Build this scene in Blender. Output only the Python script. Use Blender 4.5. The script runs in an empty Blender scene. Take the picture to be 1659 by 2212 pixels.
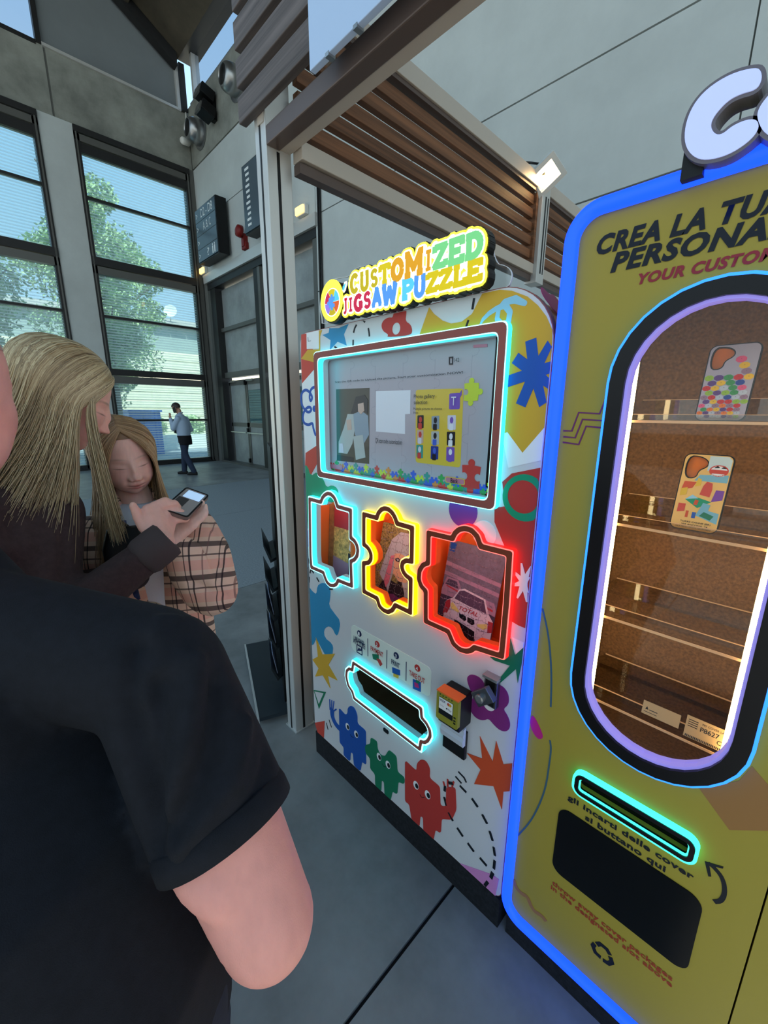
import bpy, bmesh, math, random
from mathutils import Vector, Matrix, noise
from mathutils.bvhtree import BVHTree
from mathutils.geometry import tessellate_polygon
random.seed(7)
C = bpy.context.scene.collection
S = bpy.context.scene
R = math.radians
# ---------------------------------------------------------------- camera, sky, sun, exposure
cam = bpy.data.cameras.new('camera'); co = bpy.data.objects.new('camera', cam); C.objects.link(co); S.camera = co
yaw, pit, rol = R(45.53), R(-13.51), R(.366)
fw = Vector((-math.sin(yaw)*math.cos(pit), math.cos(yaw)*math.cos(pit), math.sin(pit)))
r0 = Vector((math.cos(yaw), math.sin(yaw), 0)); u0 = r0.cross(fw)
rt = r0*math.cos(rol)+u0*math.sin(rol); up = rt.cross(fw)
co.matrix_world = Matrix(((rt.x, up.x, -fw.x, 0), (rt.y, up.y, -fw.y, 0), (rt.z, up.z, -fw.z, 1.58), (0, 0, 0, 1)))
cam.sensor_fit = 'VERTICAL'; cam.sensor_height = 24; cam.lens = 24*892/2212; cam.clip_start = .02; cam.clip_end = 300
W = bpy.data.worlds.new('sky'); S.world = W; W.use_nodes = True
nt = W.node_tree; bg = nt.nodes['Background']
tc = nt.nodes.new('ShaderNodeTexCoord'); sx = nt.nodes.new('ShaderNodeSeparateXYZ'); cr = nt.nodes.new('ShaderNodeValToRGB')
nt.links.new(tc.outputs['Generated'], sx.inputs[0]); nt.links.new(sx.outputs['Z'], cr.inputs[0]); nt.links.new(cr.outputs[0], bg.inputs[0])
cr.color_ramp.elements[0].position = 0; cr.color_ramp.elements[0].color = (.66, .80, .90, 1)
cr.color_ramp.elements[1].position = .7; cr.color_ramp.elements[1].color = (.26, .50, .80, 1)
bg.inputs[1].default_value = 1.75
sl = bpy.data.lights.new('sun', 'SUN'); sl.energy = 10.0; sl.angle = R(.6); sl.color = (1, .93, .82)
so = bpy.data.objects.new('sun', sl); C.objects.link(so)
so.rotation_euler = Vector((-.5, .2, -.84)).to_track_quat('-Z', 'Y').to_euler()
S.view_settings.view_transform = 'Standard'; S.view_settings.look = 'None'; S.view_settings.exposure = 0.0; S.view_settings.gamma = 1
S.view_settings.use_curve_mapping = False

# ---------------------------------------------------------------- helpers
def lin(c): return tuple((v/255/12.92 if v/255 <= .04045 else ((v/255+.055)/1.055)**2.4) for v in c[:3])+(1,)
MATS = {}
def M(name, rgb=(200, 200, 200), rough=.5, metal=0, spec=.3, emit=0, ecol=None, vary=None, bump=None, alpha=1, trans=0, stretch=(1, 1, 1), coat=0, sss=0):
    if name in MATS: return MATS[name]
    m = bpy.data.materials.new(name); m.use_nodes = True; n = m.node_tree.nodes; l = m.node_tree.links
    b = n['Principled BSDF']; MATS[name] = m
    b.inputs['Base Color'].default_value = lin(rgb); b.inputs['Roughness'].default_value = rough; b.inputs['Metallic'].default_value = metal
    b.inputs['Specular IOR Level'].default_value = spec; b.inputs['Alpha'].default_value = alpha
    b.inputs['Transmission Weight'].default_value = trans; b.inputs['Coat Weight'].default_value = coat; b.inputs['Coat Roughness'].default_value = .05
    if sss: b.inputs['Subsurface Weight'].default_value = sss; b.inputs['Subsurface Radius'].default_value = (.012, .005, .003); b.inputs['Subsurface Scale'].default_value = 1
    if emit: b.inputs['Emission Color'].default_value = lin(ecol or rgb); b.inputs['Emission Strength'].default_value = emit
    if vary or bump:
        t = n.new('ShaderNodeTexCoord'); mp = n.new('ShaderNodeMapping'); l.new(t.outputs['Object'], mp.inputs[0]); mp.inputs['Scale'].default_value = stretch
    if vary:
        sc, amt = vary[:2]; nz = n.new('ShaderNodeTexNoise'); nz.inputs['Scale'].default_value = sc; nz.inputs['Detail'].default_value = 6; nz.inputs['Roughness'].default_value = .65
        l.new(mp.outputs[0], nz.inputs[0]); r = n.new('ShaderNodeValToRGB'); l.new(nz.outputs['Fac'], r.inputs[0])
        r.color_ramp.elements[0].position = .32; r.color_ramp.elements[1].position = .68
        c2 = vary[2] if len(vary) > 2 else None
        a = lin(tuple(max(0, v*(1-amt)) for v in rgb)); bb = lin(c2 if c2 else tuple(min(255, v*(1+amt)) for v in rgb))
        r.color_ramp.elements[0].color = a; r.color_ramp.elements[1].color = bb; l.new(r.outputs[0], b.inputs['Base Color'])
    if bump:
        nb = n.new('ShaderNodeTexNoise'); nb.inputs['Scale'].default_value = bump[0]; nb.inputs['Detail'].default_value = 4
        l.new(mp.outputs[0], nb.inputs[0]); bp = n.new('ShaderNodeBump'); bp.inputs['Strength'].default_value = bump[1]; bp.inputs['Distance'].default_value = bump[2] if len(bump) > 2 else .01
        l.new(nb.outputs['Fac'], bp.inputs['Height']); l.new(bp.outputs[0], b.inputs['Normal'])
    return m

def link(name, me, mat, parent=None, smooth=False):
    o = bpy.data.objects.new(name, me); C.objects.link(o)
    if mat is not None: me.materials.append(MATS[mat] if isinstance(mat, str) else mat)
    if smooth:
        for p in me.polygons: p.use_smooth = True
    if parent is not None:
        o.parent = parent; o.matrix_parent_inverse = Matrix.Translation(-root_loc(parent))
    return o
def root_loc(o):
    v = Vector((0, 0, 0))
    while o is not None and o.type == 'EMPTY': v = Vector(o.location); break
    return v
def obj(name, bm, mat, parent=None, smooth=False, recalc=True):
    if recalc: bmesh.ops.recalc_face_normals(bm, faces=bm.faces)
    me = bpy.data.meshes.new(name); bm.to_mesh(me); bm.free()
    return link(name, me, mat, parent, smooth)
def tag(o, label=None, cat=None, group=None, kind=None):
    if label: o['label'] = label
    if cat: o['category'] = cat
    if group: o['group'] = group
    if kind: o['kind'] = kind
    return o
def thing(name, loc, label, cat, group=None):
    o = bpy.data.objects.new(name, None); C.objects.link(o); o.location = loc; o.empty_display_size = .1
    return tag(o, label, cat, group)
def box(bm, a, b, bev=0, rot=None, piv=None):
    a = Vector(a); b = Vector(b); r = bmesh.ops.create_cube(bm, size=1); vs = r['verts']
    c = (a+b)/2; d = b-a
    for v in vs: v.co = Vector((v.co.x*d.x, v.co.y*d.y, v.co.z*d.z))+c
    if bev:
        es = list({e for v in vs for e in v.link_edges})
        q = bmesh.ops.bevel(bm, geom=es, offset=bev, segments=2, affect='EDGES', profile=.5); vs = list({v for f in q['faces'] for v in f.verts} | {v for v in vs if v.is_valid})
    if rot is not None:
        p = Vector(piv) if piv is not None else c
        for v in vs: v.co = rot @ (v.co-p)+p
    return vs
def bx(name, a, b, mat, parent=None, bev=0, rot=None, piv=None):
    bm = bmesh.new(); box(bm, a, b, bev, rot, piv); return obj(name, bm, mat, parent)
# frames map (u, v, w) to world; the machine fronts are x, z planes with w pointing to the viewer (-y)
def FR(y): return lambda u, v, w: Vector((u, y-w, v))
YF = .932
def frame3(o, U, V):
    o = Vector(o); U = Vector(U).normalized(); V = Vector(V).normalized(); N = U.cross(V)
    return lambda u, v, w: o+U*u+V*v+N*w
def area(p): return sum(p[i-1][0]*p[i][1]-p[i][0]*p[i-1][1] for i in range(len(p)))
def prism_bm(bm, loops, w0, w1, fr):
    tri = tessellate_polygon([[Vector((p[0], p[1], 0)) for p in lp] for lp in loops])
    flat = [p for lp in loops for p in lp]
    va = [bm.verts.new(fr(p[0], p[1], w0)) for p in flat]; vb = [bm.verts.new(fr(p[0], p[1], w1)) for p in flat]
    for t in tri:
        for q in (va, vb):
            try: bm.faces.new([q[i] for i in t])
            except ValueError: pass
    k = 0
    for lp in loops:
        n = len(lp)
        for i in range(n):
            j = (i+1) % n
            try: bm.faces.new((va[k+i], va[k+j], vb[k+j], vb[k+i]))
            except ValueError: pass
        k += n
def prism(name, loops, w0, w1, mat, parent=None, fr=None, smooth=False):
    bm = bmesh.new()
    if not isinstance(loops[0][0], (tuple, list, Vector)): loops = [loops]
    prism_bm(bm, loops, w0, w1, fr or FR(YF)); return obj(name, bm, mat, parent, smooth)
def rrect(x0, x1, z0, z1, r=0, n=6):
    if not r: return [(x0, z0), (x1, z0), (x1, z1), (x0, z1)]
    rr = r if isinstance(r, (tuple, list)) else (r,)*4   # bl br tr tl
    out = []
    for (cx, cz, a, q) in ((x0+rr[0], z0+rr[0], 180, rr[0]), (x1-rr[1], z0+rr[1], 270, rr[1]), (x1-rr[2], z1-rr[2], 0, rr[2]), (x0+rr[3], z1-rr[3], 90, rr[3])):
        for i in range(n+1):
            t = R(a+90*i/n); out.append((cx+q*math.cos(t), cz+q*math.sin(t)))
    return out
def circ(cx, cz, r, n=24, rz=None): return [(cx+r*math.cos(2*math.pi*i/n), cz+(rz or r)*math.sin(2*math.pi*i/n)) for i in range(n)]
def chaikin(p, it=2, closed=True):
    for _ in range(it):
        q = []; n = len(p)
        for i in range(n if closed else n-1):
            a, b = p[i], p[(i+1) % n]
            q += [(a[0]*.75+b[0]*.25, a[1]*.75+b[1]*.25), (a[0]*.25+b[0]*.75, a[1]*.25+b[1]*.75)]
        p = q if closed else [p[0]]+q+[p[-1]]
    return p
def fillet(p, r=.006, n=4):
    out = []; N = len(p)
    for i in range(N):
        a, b, c = Vector(p[i-1]), Vector(p[i]), Vector(p[(i+1) % N])
        e = min(r, (b-a).length*.45); g = min(r, (c-b).length*.45); q = b+(a-b).normalized()*e; s = b+(c-b).normalized()*g
        for k in range(n+1):
            t = k/n; v = q*(1-t)**2+b*2*t*(1-t)+s*t*t; out.append((v.x, v.y))
    return out
def offset(p, d):
    n = len(p); s = 1 if area(p) > 0 else -1; out = []
    for i in range(n):
        a, b, c = Vector(p[i-1]), Vector(p[i]), Vector(p[(i+1) % n])
        e1 = (b-a); e2 = (c-b)
        if e1.length < 1e-7 or e2.length < 1e-7: continue
        e1.normalize(); e2.normalize()
        n1 = Vector((e1.y, -e1.x))*s; n2 = Vector((e2.y, -e2.x))*s
        m = n1+n2
        if m.length < .2: m = n1
        m.normalize(); k = max(.5, m.dot(n1)); q = b+m*(d/k); out.append((q.x, q.y))
    return out
def ribbon(pts, w, closed=False):
    """polygon around an open polyline, width w (number or list)"""
    L = []; Rr = []; n = len(pts)
    for i, p in enumerate(pts):
        a = Vector(pts[max(0, i-1)]); b = Vector(pts[min(n-1, i+1)]); t = (b-a)
        t = t.normalized() if t.length > 1e-8 else Vector((1, 0)); q = Vector((-t.y, t.x)); ww = (w[i] if isinstance(w, (list, tuple)) else w)/2
        L.append((p[0]+q.x*ww, p[1]+q.y*ww)); Rr.append((p[0]-q.x*ww, p[1]-q.y*ww))
    return L+Rr[::-1]
def decal(name, loops, layer, mat, parent, fr=None, base=0):
    return prism(name, loops, base, base+.0005*layer, mat, parent, fr)
TXT = {}
def text(body, u0, v0, u1, v1, mat, parent, w=.001, fr=None, fat=0, shear=0, name='printed_text', spacing=1):
    """flat lettering fitted into the box u0..u1, v0..v1 of a frame"""
    cu = bpy.data.curves.new('lettering', 'FONT'); cu.body = body; cu.size = 1; cu.offset = fat; cu.shear = shear; cu.resolution_u = 3; cu.space_character = spacing
    o = bpy.data.objects.new('lettering', cu); me = bpy.data.meshes.new_from_object(o); bpy.data.objects.remove(o); bpy.data.curves.remove(cu)
    fr = fr or FR(YF)
    xs = [v.co.x for v in me.vertices]; ys = [v.co.y for v in me.vertices]
    a, b, c, d = min(xs), max(xs), min(ys), max(ys)
    for v in me.vertices:
        v.co = fr(u0+(v.co.x-a)/(b-a)*(u1-u0), v0+(v.co.y-c)/(d-c)*(v1-v0), w)
    me.name = name
    return link(name, me, mat, parent)
def tube(bm, pts, r, n=10, closed=False, cap=True, flat=1):
    pts = [Vector(p) for p in pts]; N = len(pts); rings = []
    up0 = Vector((0, 0, 1)); prev = None
    for i, p in enumerate(pts):
        if closed: t = pts[(i+1) % N]-pts[i-1]
        else: t = pts[min(N-1, i+1)]-pts[max(0, i-1)]
        t.normalize()
        if prev is None:
            a = t.cross(up0)
            if a.length < .05: a = t.cross(Vector((1, 0, 0)))
        else: a = prev-t*prev.dot(t)
        a.normalize(); prev = a; b = t.cross(a)
        rr = r[i] if isinstance(r, (list, tuple)) else r
        rings.append([bm.verts.new(p+(a*math.cos(2*math.pi*k/n)+b*math.sin(2*math.pi*k/n)*flat)*rr) for k in range(n)])
    for i in range(N if closed else N-1):
        A, B = rings[i], rings[(i+1) % N]
        for k in range(n): bm.faces.new((A[k], A[(k+1) % n], B[(k+1) % n], B[k]))
    if cap and not closed:
        bm.faces.new(rings[0][::-1]); bm.faces.new(rings[-1])
    return rings
def tb(name, pts, r, mat, parent=None, n=10, closed=False, smooth=True):
    bm = bmesh.new(); tube(bm, pts, r, n, closed); return obj(name, bm, mat, parent, smooth)
def lathe(bm, prof, o, axis, n=20):
    o = Vector(o); ax = Vector(axis).normalized(); a = ax.orthogonal().normalized(); b = ax.cross(a); rings = []
    for (r, h) in prof: rings.append([bm.verts.new(o+ax*h+(a*math.cos(2*math.pi*k/n)+b*math.sin(2*math.pi*k/n))*max(r, 1e-4)) for k in range(n)])
    for i in range(len(rings)-1):
        for k in range(n): bm.faces.new((rings[i][k], rings[i][(k+1) % n], rings[i+1][(k+1) % n], rings[i+1][k]))
    bm.faces.new(rings[0]); bm.faces.new(rings[-1])
def lt(name, prof, o, axis, mat, parent=None, n=20, smooth=False):
    bm = bmesh.new(); lathe(bm, prof, o, axis, n); return obj(name, bm, mat, parent, smooth)

# ---------------------------------------------------------------- the hall
M('concrete_floor', (132, 133, 132), .45, vary=(1.6, .16), bump=(30, .05))
M('concrete_floor_pale', (140, 146, 150), .6, vary=(60, .10), bump=(120, .08))
M('floor_joint', (30, 32, 34), .9)
M('wall_paint', (190, 196, 194), .75, vary=(.8, .04))
M('wall_joint', (110, 112, 108), .9)
M('raw_concrete', (136, 138, 130), .85, vary=(1.3, .14), bump=(9, .12))
M('gable_grey', (120, 126, 128), .7, vary=(.5, .04))
M('dark_frame', (48, 48, 48), .45, metal=.3)
M('mid_frame', (98, 98, 94), .4, metal=.25)
M('roof_dark', (74, 68, 56), .8, vary=(1.2, .15))
M('door_grey', (150, 156, 156), .4, metal=.1, vary=(1.5, .10))
M('steel', (170, 172, 172), .3, metal=.9)
M('alu', (206, 206, 202), .32, metal=.35)
M('black_plastic', (16, 17, 18), .4)
M('white_plastic', (222, 222, 216), .45)
M('sign_slate', (78, 92, 102), .25)
M('white_ink', (225, 230, 230), .6)
M('red_plastic', (120, 26, 22), .4)
M('lamp_warm', (255, 214, 130), .4, emit=3, ecol=(255, 205, 110))
def pane_mat():
    m = bpy.data.materials.new('striped_glass'); m.use_nodes = True; n = m.node_tree.nodes; l = m.node_tree.links; MATS['striped_glass'] = m
    n.remove(n['Principled BSDF']); out = n['Material Output']
    t = n.new('ShaderNodeTexCoord'); s = n.new('ShaderNodeSeparateXYZ'); l.new(t.outputs['Object'], s.inputs[0])
    a = n.new('ShaderNodeMath'); a.operation = 'MULTIPLY'; a.inputs[1].default_value = 2*math.pi/.07; l.new(s.outputs['Z'], a.inputs[0])
    b = n.new('ShaderNodeMath'); b.operation = 'SINE'; l.new(a.outputs[0], b.inputs[0])
    r = n.new('ShaderNodeMapRange'); r.inputs[1].default_value = -.3; r.inputs[2].default_value = .6; r.inputs[3].default_value = .10; r.inputs[4].default_value = .32; l.new(b.outputs[0], r.inputs[0])
    tr = n.new('ShaderNodeBsdfTransparent'); tr.inputs[0].default_value = (.68, .82, .85, 1)
    tl = n.new('ShaderNodeBsdfTranslucent'); tl.inputs[0].default_value = lin((206, 222, 224))
    mx = n.new('ShaderNodeMixShader'); l.new(r.outputs[0], mx.inputs[0]); l.new(tr.outputs[0], mx.inputs[1]); l.new(tl.outputs[0], mx.inputs[2])
    gl = n.new('ShaderNodeBsdfGlossy'); gl.inputs['Roughness'].default_value = .02; m2 = n.new('ShaderNodeMixShader'); m2.inputs[0].default_value = .05
    l.new(mx.outputs[0], m2.inputs[1]); l.new(gl.outputs[0], m2.inputs[2]); l.new(m2.outputs[0], out.inputs[0])
pane_mat()
def glass_mat(name, tint, g):
    m = bpy.data.materials.new(name); m.use_nodes = True; n = m.node_tree.nodes; l = m.node_tree.links; MATS[name] = m
    n.remove(n['Principled BSDF']); out = n['Material Output']
    tr = n.new('ShaderNodeBsdfTransparent'); tr.inputs[0].default_value = tint; gl = n.new('ShaderNodeBsdfGlossy'); gl.inputs['Roughness'].default_value = .03
    mx = n.new('ShaderNodeMixShader'); mx.inputs[0].default_value = g; l.new(tr.outputs[0], mx.inputs[1]); l.new(gl.outputs[0], mx.inputs[2]); l.new(mx.outputs[0], out.inputs[0])
glass_mat('clear_glass', (.97, .98, .98, 1), .025)
glass_mat('fill_glass', (.97, .945, .90, 1), .04)  # for the unseen skylight and glazed walls, tinted to colour the fill light
glass_mat('tinted_glass', (.72, .74, .76, 1), .04)
glass_mat('acrylic', (.95, .96, .96, 1), .05)

def struct(o): return tag(o, kind='structure')
fl = struct(bx('floor', (-14, -14, -.3), (9, 6, -.012), 'floor_joint'))
fl['label'] = 'worn grey concrete floor with dark joints'
xs = [-13.7, -11.95, -9.15, -6.3, -3.45, -.6, 2.25, 5.1, 8.9]
for i in range(len(xs)-1):
    y0s = [-14, -5.2, 5.9] if i != 3 else [-14, -5.2, 5.9]
    for j in range(len(y0s)-1):
        bx('slab', (xs[i]+.006, y0s[j]+.006, -.012), (xs[i+1]-.006, y0s[j+1]-.006, 0), 'concrete_floor_pale' if i in (2, 3) else 'concrete_floor', fl)
YW, XW = 5.7, -13.7
# right wall with cast panels
wr = struct(bx('wall_right', (-7.85, YW+.03, 0), (9, YW+.3, 9.74), 'wall_joint')); wr['label'] = 'tall pale wall of smooth panels with thin joints'
bx('wall_above_portal', (-13.9, YW+.03, 5.45), (-7.85, YW+.3, 9.74), 'wall_joint', wr)
bx('portal_jamb', (-13.9, YW+.03, 0), (-13.45, YW+.3, 5.45), 'wall_joint', wr)
zz = [0, 1.22, 2.64, 4.065, 5.485, 6.91, 8.28]
for i in range(len(zz)-1):
    for (a, b) in ((-13.7, -7.85), (-7.85, -1.0), (-1.0, 5.85), (5.85, 9)):
        z0, z1 = zz[i], zz[i+1]
        if a == -13.7:
            if z1 < 5.5: continue
            z0 = max(z0, 5.45)
        bx('panel', (a+.008, YW-.002, z0+.010), (b-.008, YW+.03, z1-.010), 'wall_paint', wr)
for (a, b) in ((-13.7, -7.85), (-7.85, -1), (-1, 5.85), (5.85, 9)):
    bx('band_panel', (a+.01, YW-.01, 8.3), (b-.01, YW+.03, 9.74), 'raw_concrete', wr)
# window wall
wb = struct(bx('wall_back', (XW-.35, -14, 8.27), (XW-.03, 5.9, 9.6), 'wall_joint')); wb['label'] = 'concrete wall band above the tall striped windows'
for (a, b) in ((-14, -7), (-7, -2.2), (-2.2, 2.53), (2.55, 5.69)):
    bx('band_panel', (XW-.03, a+.012, 8.25), (XW, b-.012, 9.62), 'raw_concrete', wb)
for (a, b) in ((2.2, 2.87), (-1.75, -1.0), (-5.65, -4.9)):
    bx('pillar', (XW-.3, a, 0), (XW+.02, b, 8.27), 'wall_paint', wb)
bx('corner_post', (XW-.3, 5.56, 0), (XW+.02, 5.7, 8.27), 'mid_frame', wb)
bx('sill', (XW-.3, -14, 0), (XW+.06, 5.6, .05), 'dark_frame', wb)
def window(n, y0, y1, label):
    w = struct(bpy.data.objects.new('window_%d' % n, None)); C.objects.link(w); w.location = (XW, (y0+y1)/2, 0); w['label'] = label
    def bar(z0, z1, p=.05, m='dark_frame', nm='transom'): bx(nm, (XW-.12, y0, z0), (XW+p, y1, z1), m, w)
    for (a, b) in ((y0, y0+.11), (y1-.11, y1)): bx('jamb', (XW-.2, a, .05), (XW+.05, b, 8.25), 'dark_frame', w)
    bx('jamb', (XW-.02, y0+.03, .05), (XW+.07, y0+.06, 8.2), 'mid_frame', w); bx('jamb', (XW-.02, y1-.07, .05), (XW+.07, y1-.035, 8.2), 'mid_frame', w)
    bar(8.12, 8.25, .08); bar(7.95, 8.10, .05, 'mid_frame'); bar(7.72, 7.93, .03)
    bar(6.745, 6.80, .03); bar(5.04, 5.22, .05, 'mid_frame'); bar(5.24, 5.43, .07); bar(4.0, 4.06, .03)
    bar(2.33, 2.52, .05, 'mid_frame'); bar(2.54, 2.70, .07); bar(1.295, 1.35, .03); bar(.05, .14, .05)
    zz = [.14, 1.295, 2.33, 4.0, 5.04, 6.745, 7.72]; tops = [1.35, 2.70, 4.06, 5.43, 6.80]
    for i in range(6):
        a = zz[0] if i == 0 else (1.35, 2.70, 4.06, 5.43, 6.80)[i-1]; b = (1.295, 2.33, 4.0, 5.04, 6.745, 7.72)[i]
        bx('pane', (XW-.06, y0+.1, a), (XW-.05, y1-.1, b), 'striped_glass', w)
window(1, -1.0, 2.2, 'tall striped-glass window beside the pale pillar, at the picture edge')
window(2, 2.87, 5.56, 'tall striped-glass window next to the corner, man walking before it')
window(3, -4.9, -1.75, 'tall striped-glass window past the left picture edge')
# gable above the band: sky window, grey panel, raking beam
def gable(name, pts, x0, x1, mat, parent=None):
    bm = bmesh.new(); prism_bm(bm, [pts], x0, x1, lambda u, v, w: Vector((w, u, v))); return obj(name, bm, mat, parent)
rz = lambda y: 10.62+.585*(5.7-y)
g = struct(gable('trim_1', [(2.5, 9.62), (5.42, 9.62), (5.42, rz(5.42)), (2.5, rz(2.5))], XW-.1, XW-.04, 'gable_grey')); g['label'] = 'grey gable panel under the raking roof beam'
bx('mullion', (XW-.12, 2.4, 9.62), (XW+.04, 2.5, 12.6), 'dark_frame', g); bx('ledge', (XW-.1, 2.5, 9.6), (XW+.05, 5.5, 9.66), 'alu', g)
bx('corner_mullion', (XW-.12, 5.42, 9.62), (XW+.06, 5.5, 10.75), 'alu', g); bx('corner_mullion', (XW-.12, 5.52, 9.62), (XW+.1, 5.66, 10.7), 'dark_frame', g)
w3 = struct(gable('window_4', [(-1.2, 9.66), (2.4, 9.66), (2.4, rz(2.4)), (-1.2, rz(-1.2))], XW-.08, XW-.07, 'tinted_glass')); w3['label'] = 'high gable window showing plain blue sky'
bx('frame', (XW-.12, -1.2, 9.58), (XW+.02, 2.4, 9.66), 'dark_frame', w3)
# clerestory along the right wall
w4 = struct(bx('window_5', (-13.2, YW+.1, 9.8), (-10.16, YW+.11, 10.84), 'tinted_glass')); w4['label'] = 'clerestory strip window over the vents, showing blue sky'
bx('frame', (-13.5, YW, 9.72), (9, YW+.2, 9.8), 'gable_grey', w4); bx('frame', (-13.3, YW, 9.8), (-13.2, YW+.2, 10.84), 'alu', w4)
for x in (-10.2, -7.2, -4.2, -1.2, 1.8, 4.8): bx('frame', (x, YW, 9.8), (x+.08, YW+.2, 10.84), 'alu', w4)
bx('sun_block_panel', (-10.12, YW+.05, 9.8), (9, YW+.15, 10.84), 'gable_grey', w4); bx('eave_beam', (-13.7, YW-.22, 10.80), (9, YW+.3, 11.05), 'dark_frame', w4)  # bays out of view, closed off to cut the sun let in
# roof
rf = struct(gable('ceiling', [(5.5, rz(5.5)), (-2, rz(-2)), (-2, rz(-2)+.25), (5.5, rz(5.5)+.25)], -13.95, 9, 'roof_dark'))
rf['label'] = 'dark pitched roof soffit'
gable('roof_deck', [(-2, rz(-2)), (-13.5, rz(-2)-1), (-13.5, rz(-2)-.75), (-2, rz(-2)+.25)], -13.95, -9, 'roof_dark', rf)
gable('roof_deck', [(-2, rz(-2)), (-4.6, rz(-2)-.2), (-4.6, rz(-2)+.05), (-2, rz(-2)+.25)], -9, 9, 'roof_dark', rf)
gable('fill_skylight', [(-4.6, rz(-2)-.1), (-13.5, rz(-2)-.9), (-13.5, rz(-2)-.88), (-4.6, rz(-2)-.08)], -9, 9, 'fill_glass', rf)  # unseen skylight added for fill light, set back to keep sun off people
for nm_, a_, b_ in (('wall_front', (-14, -13.8, 0), (9.2, -13.5, 14.6)), ('wall_far', (9, -13.5, 0), (9.3, 6, 14.6))):
    w_ = struct(bx(nm_, a_, (b_[0], b_[1], 1.0), 'wall_paint')); bx('fill_glazing', (a_[0]+.1, a_[1]+.1, 1.0), (b_[0]-.1, b_[1]-.1, 14.6), 'fill_glass', w_)  # unseen walls, glazed so fill light enters from behind and beside the camera
for x in (-13.55, -10.3, -7.0, -3.7):
    gable('rafter', [(5.42, rz(5.42)-.02), (-2, rz(-2)-.02), (-2, rz(-2)-.38), (5.42, rz(5.42)-.30)], x-.12, x+.12, 'dark_frame', rf)
for y in (4.3, 2.2, .1): bx('purlin', (-13.6, y-.06, rz(y)-.22), (9, y+.06, rz(y)-.02), 'roof_dark', rf)
# portal with its two door bays
d = struct(bpy.data.objects.new('door_1', None)); C.objects.link(d); d.location = (-10.7, YW, 0); d['label'] = 'high grey steel portal with panelled double doors'
bx('lintel', (-13.5, YW-.06, 5.28), (-7.8, YW+.2, 5.52), 'alu', d); bx('lintel', (-13.4, YW, 5.10), (-7.85, YW+.3, 5.28), 'dark_frame', d)
for (a, b, m) in ((-13.45, -13.28, 'mid_frame'), (-13.28, -12.95, 'dark_frame'), (-10.62, -10.42, 'dark_frame'), (-10.42, -10.30, 'mid_frame'), (-8.02, -7.88, 'mid_frame')): bx('door_post', (a, YW+.02, 0), (b, YW+.34, 5.3), m, d)
for bay, (a, b) in enumerate(((-12.95, -10.62), (-10.30, -8.02))):
    for (z0, z1) in ((2.74, 3.90), (4.0, 5.06)): bx('upper_panel', (a, YW+.22, z0), (b, YW+.27, z1), 'door_grey', d)
    for (z0, z1) in ((2.58, 2.74), (3.90, 4.0)): bx('cross_bar', (a, YW+.12, z0), (b, YW+.28, z1), 'mid_frame', d)
    mid = (a+b)/2
    for s, (p, q) in enumerate(((a+.06, mid-.01), (mid+.01, b-.04))):
        lf = bx('door_leaf', (p, YW+.22, .04), (q, YW+.26, 2.5), 'door_grey', d)
        bx('leaf_rail', (p, YW+.20, 2.36), (q, YW+.22, 2.5), 'mid_frame', lf); bx('leaf_rail', (p, YW+.20, 1.14), (q, YW+.22, 1.26), 'mid_frame', lf)
        bx('leaf_stile', (p, YW+.20, .04), (p+.07, YW+.22, 2.5), 'mid_frame', lf); bx('leaf_stile', (q-.07, YW+.20, .04), (q, YW+.22, 2.5), 'mid_frame', lf)
        bx('push_bar', (p+.05, YW+.12, .96), (q-.05, YW+.15, .99), 'steel', lf)
        bx('closer', (p+.1, YW+.14, 2.44), (p+.5, YW+.2, 2.5), 'steel', lf)
        if s == 1: bx('glass_panel', (p+.1, YW+.205, 1.27), (q-.08, YW+.215, 2.2), 'striped_glass', lf)
    for z in (2.4, 1.05, .15): bx('bolt', (mid-.03, YW+.14, z-.06), (mid+.03, YW+.2, z+.06), 'black_plastic', d)
bx('threshold', (-13.4, YW-.02, 0), (-7.9, YW+.3, .06), 'mid_frame', d)
# things on the walls
def vent(x, z, label):
    t = thing('air_vent', (x, YW, z), label, 'vent', 'round steel air nozzles on the concrete band')
    lt('flange', [(.36, 0), (.37, .02), (.30, .03)], (x, YW-.01, z), (0, -1, 0), 'steel', t, 28)
    lt('nozzle', [(.29, .0), (.28, .22), (.25, .30), (.20, .36), (.19, .36), (.235, .29), (.24, .05)], (x, YW-.02, z), (0, -1, 0), 'steel', t, 28, True)
    lt('bore', [(.235, .0), (.235, .06)], (x, YW-.02, z), (0, -1, 0), 'black_plastic', t, 24)
vent(-10.75, 9.02, 'round steel air nozzle on the concrete band, nearer the wooden slats')
vent(-12.95, 8.88, 'round steel air nozzle on the concrete band, in the hall corner')
t = thing('twin_floodlight', (-12.0, YW, 9.0), 'dark twin floodlight fixed between the two air nozzles', 'floodlight')
for z in (9.22, 8.88):
    b = bx('lamp_body', (-12.2, YW-.42, z-.12), (-11.8, YW-.08, z+.12), 'black_plastic', t, .02, Matrix.Rotation(R(-18), 3, 'X')); bx('lamp_glass', (-12.15, YW-.46, z-.1), (-11.85, YW-.42, z+.1), 'mid_frame', t, 0, Matrix.Rotation(R(-18), 3, 'X'))
bx('bracket', (-12.08, YW-.1, 8.75), (-11.92, YW, 9.35), 'black_plastic', t)
t = thing('security_camera', (-13.6, 5.5, 8.85), 'small white security camera in the corner on its conduit', 'camera')
tb('conduit', [(-13.66, 5.62, 9.7), (-13.66, 5.62, 8.95)], .025, 'white_plastic', t); lt('camera_body', [(.05, 0), (.09, .03), (.09, .22), (.06, .26)], (-13.55, 5.6, 8.86), (.3, -1, -.2), 'white_plastic', t, 16, True)
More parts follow.
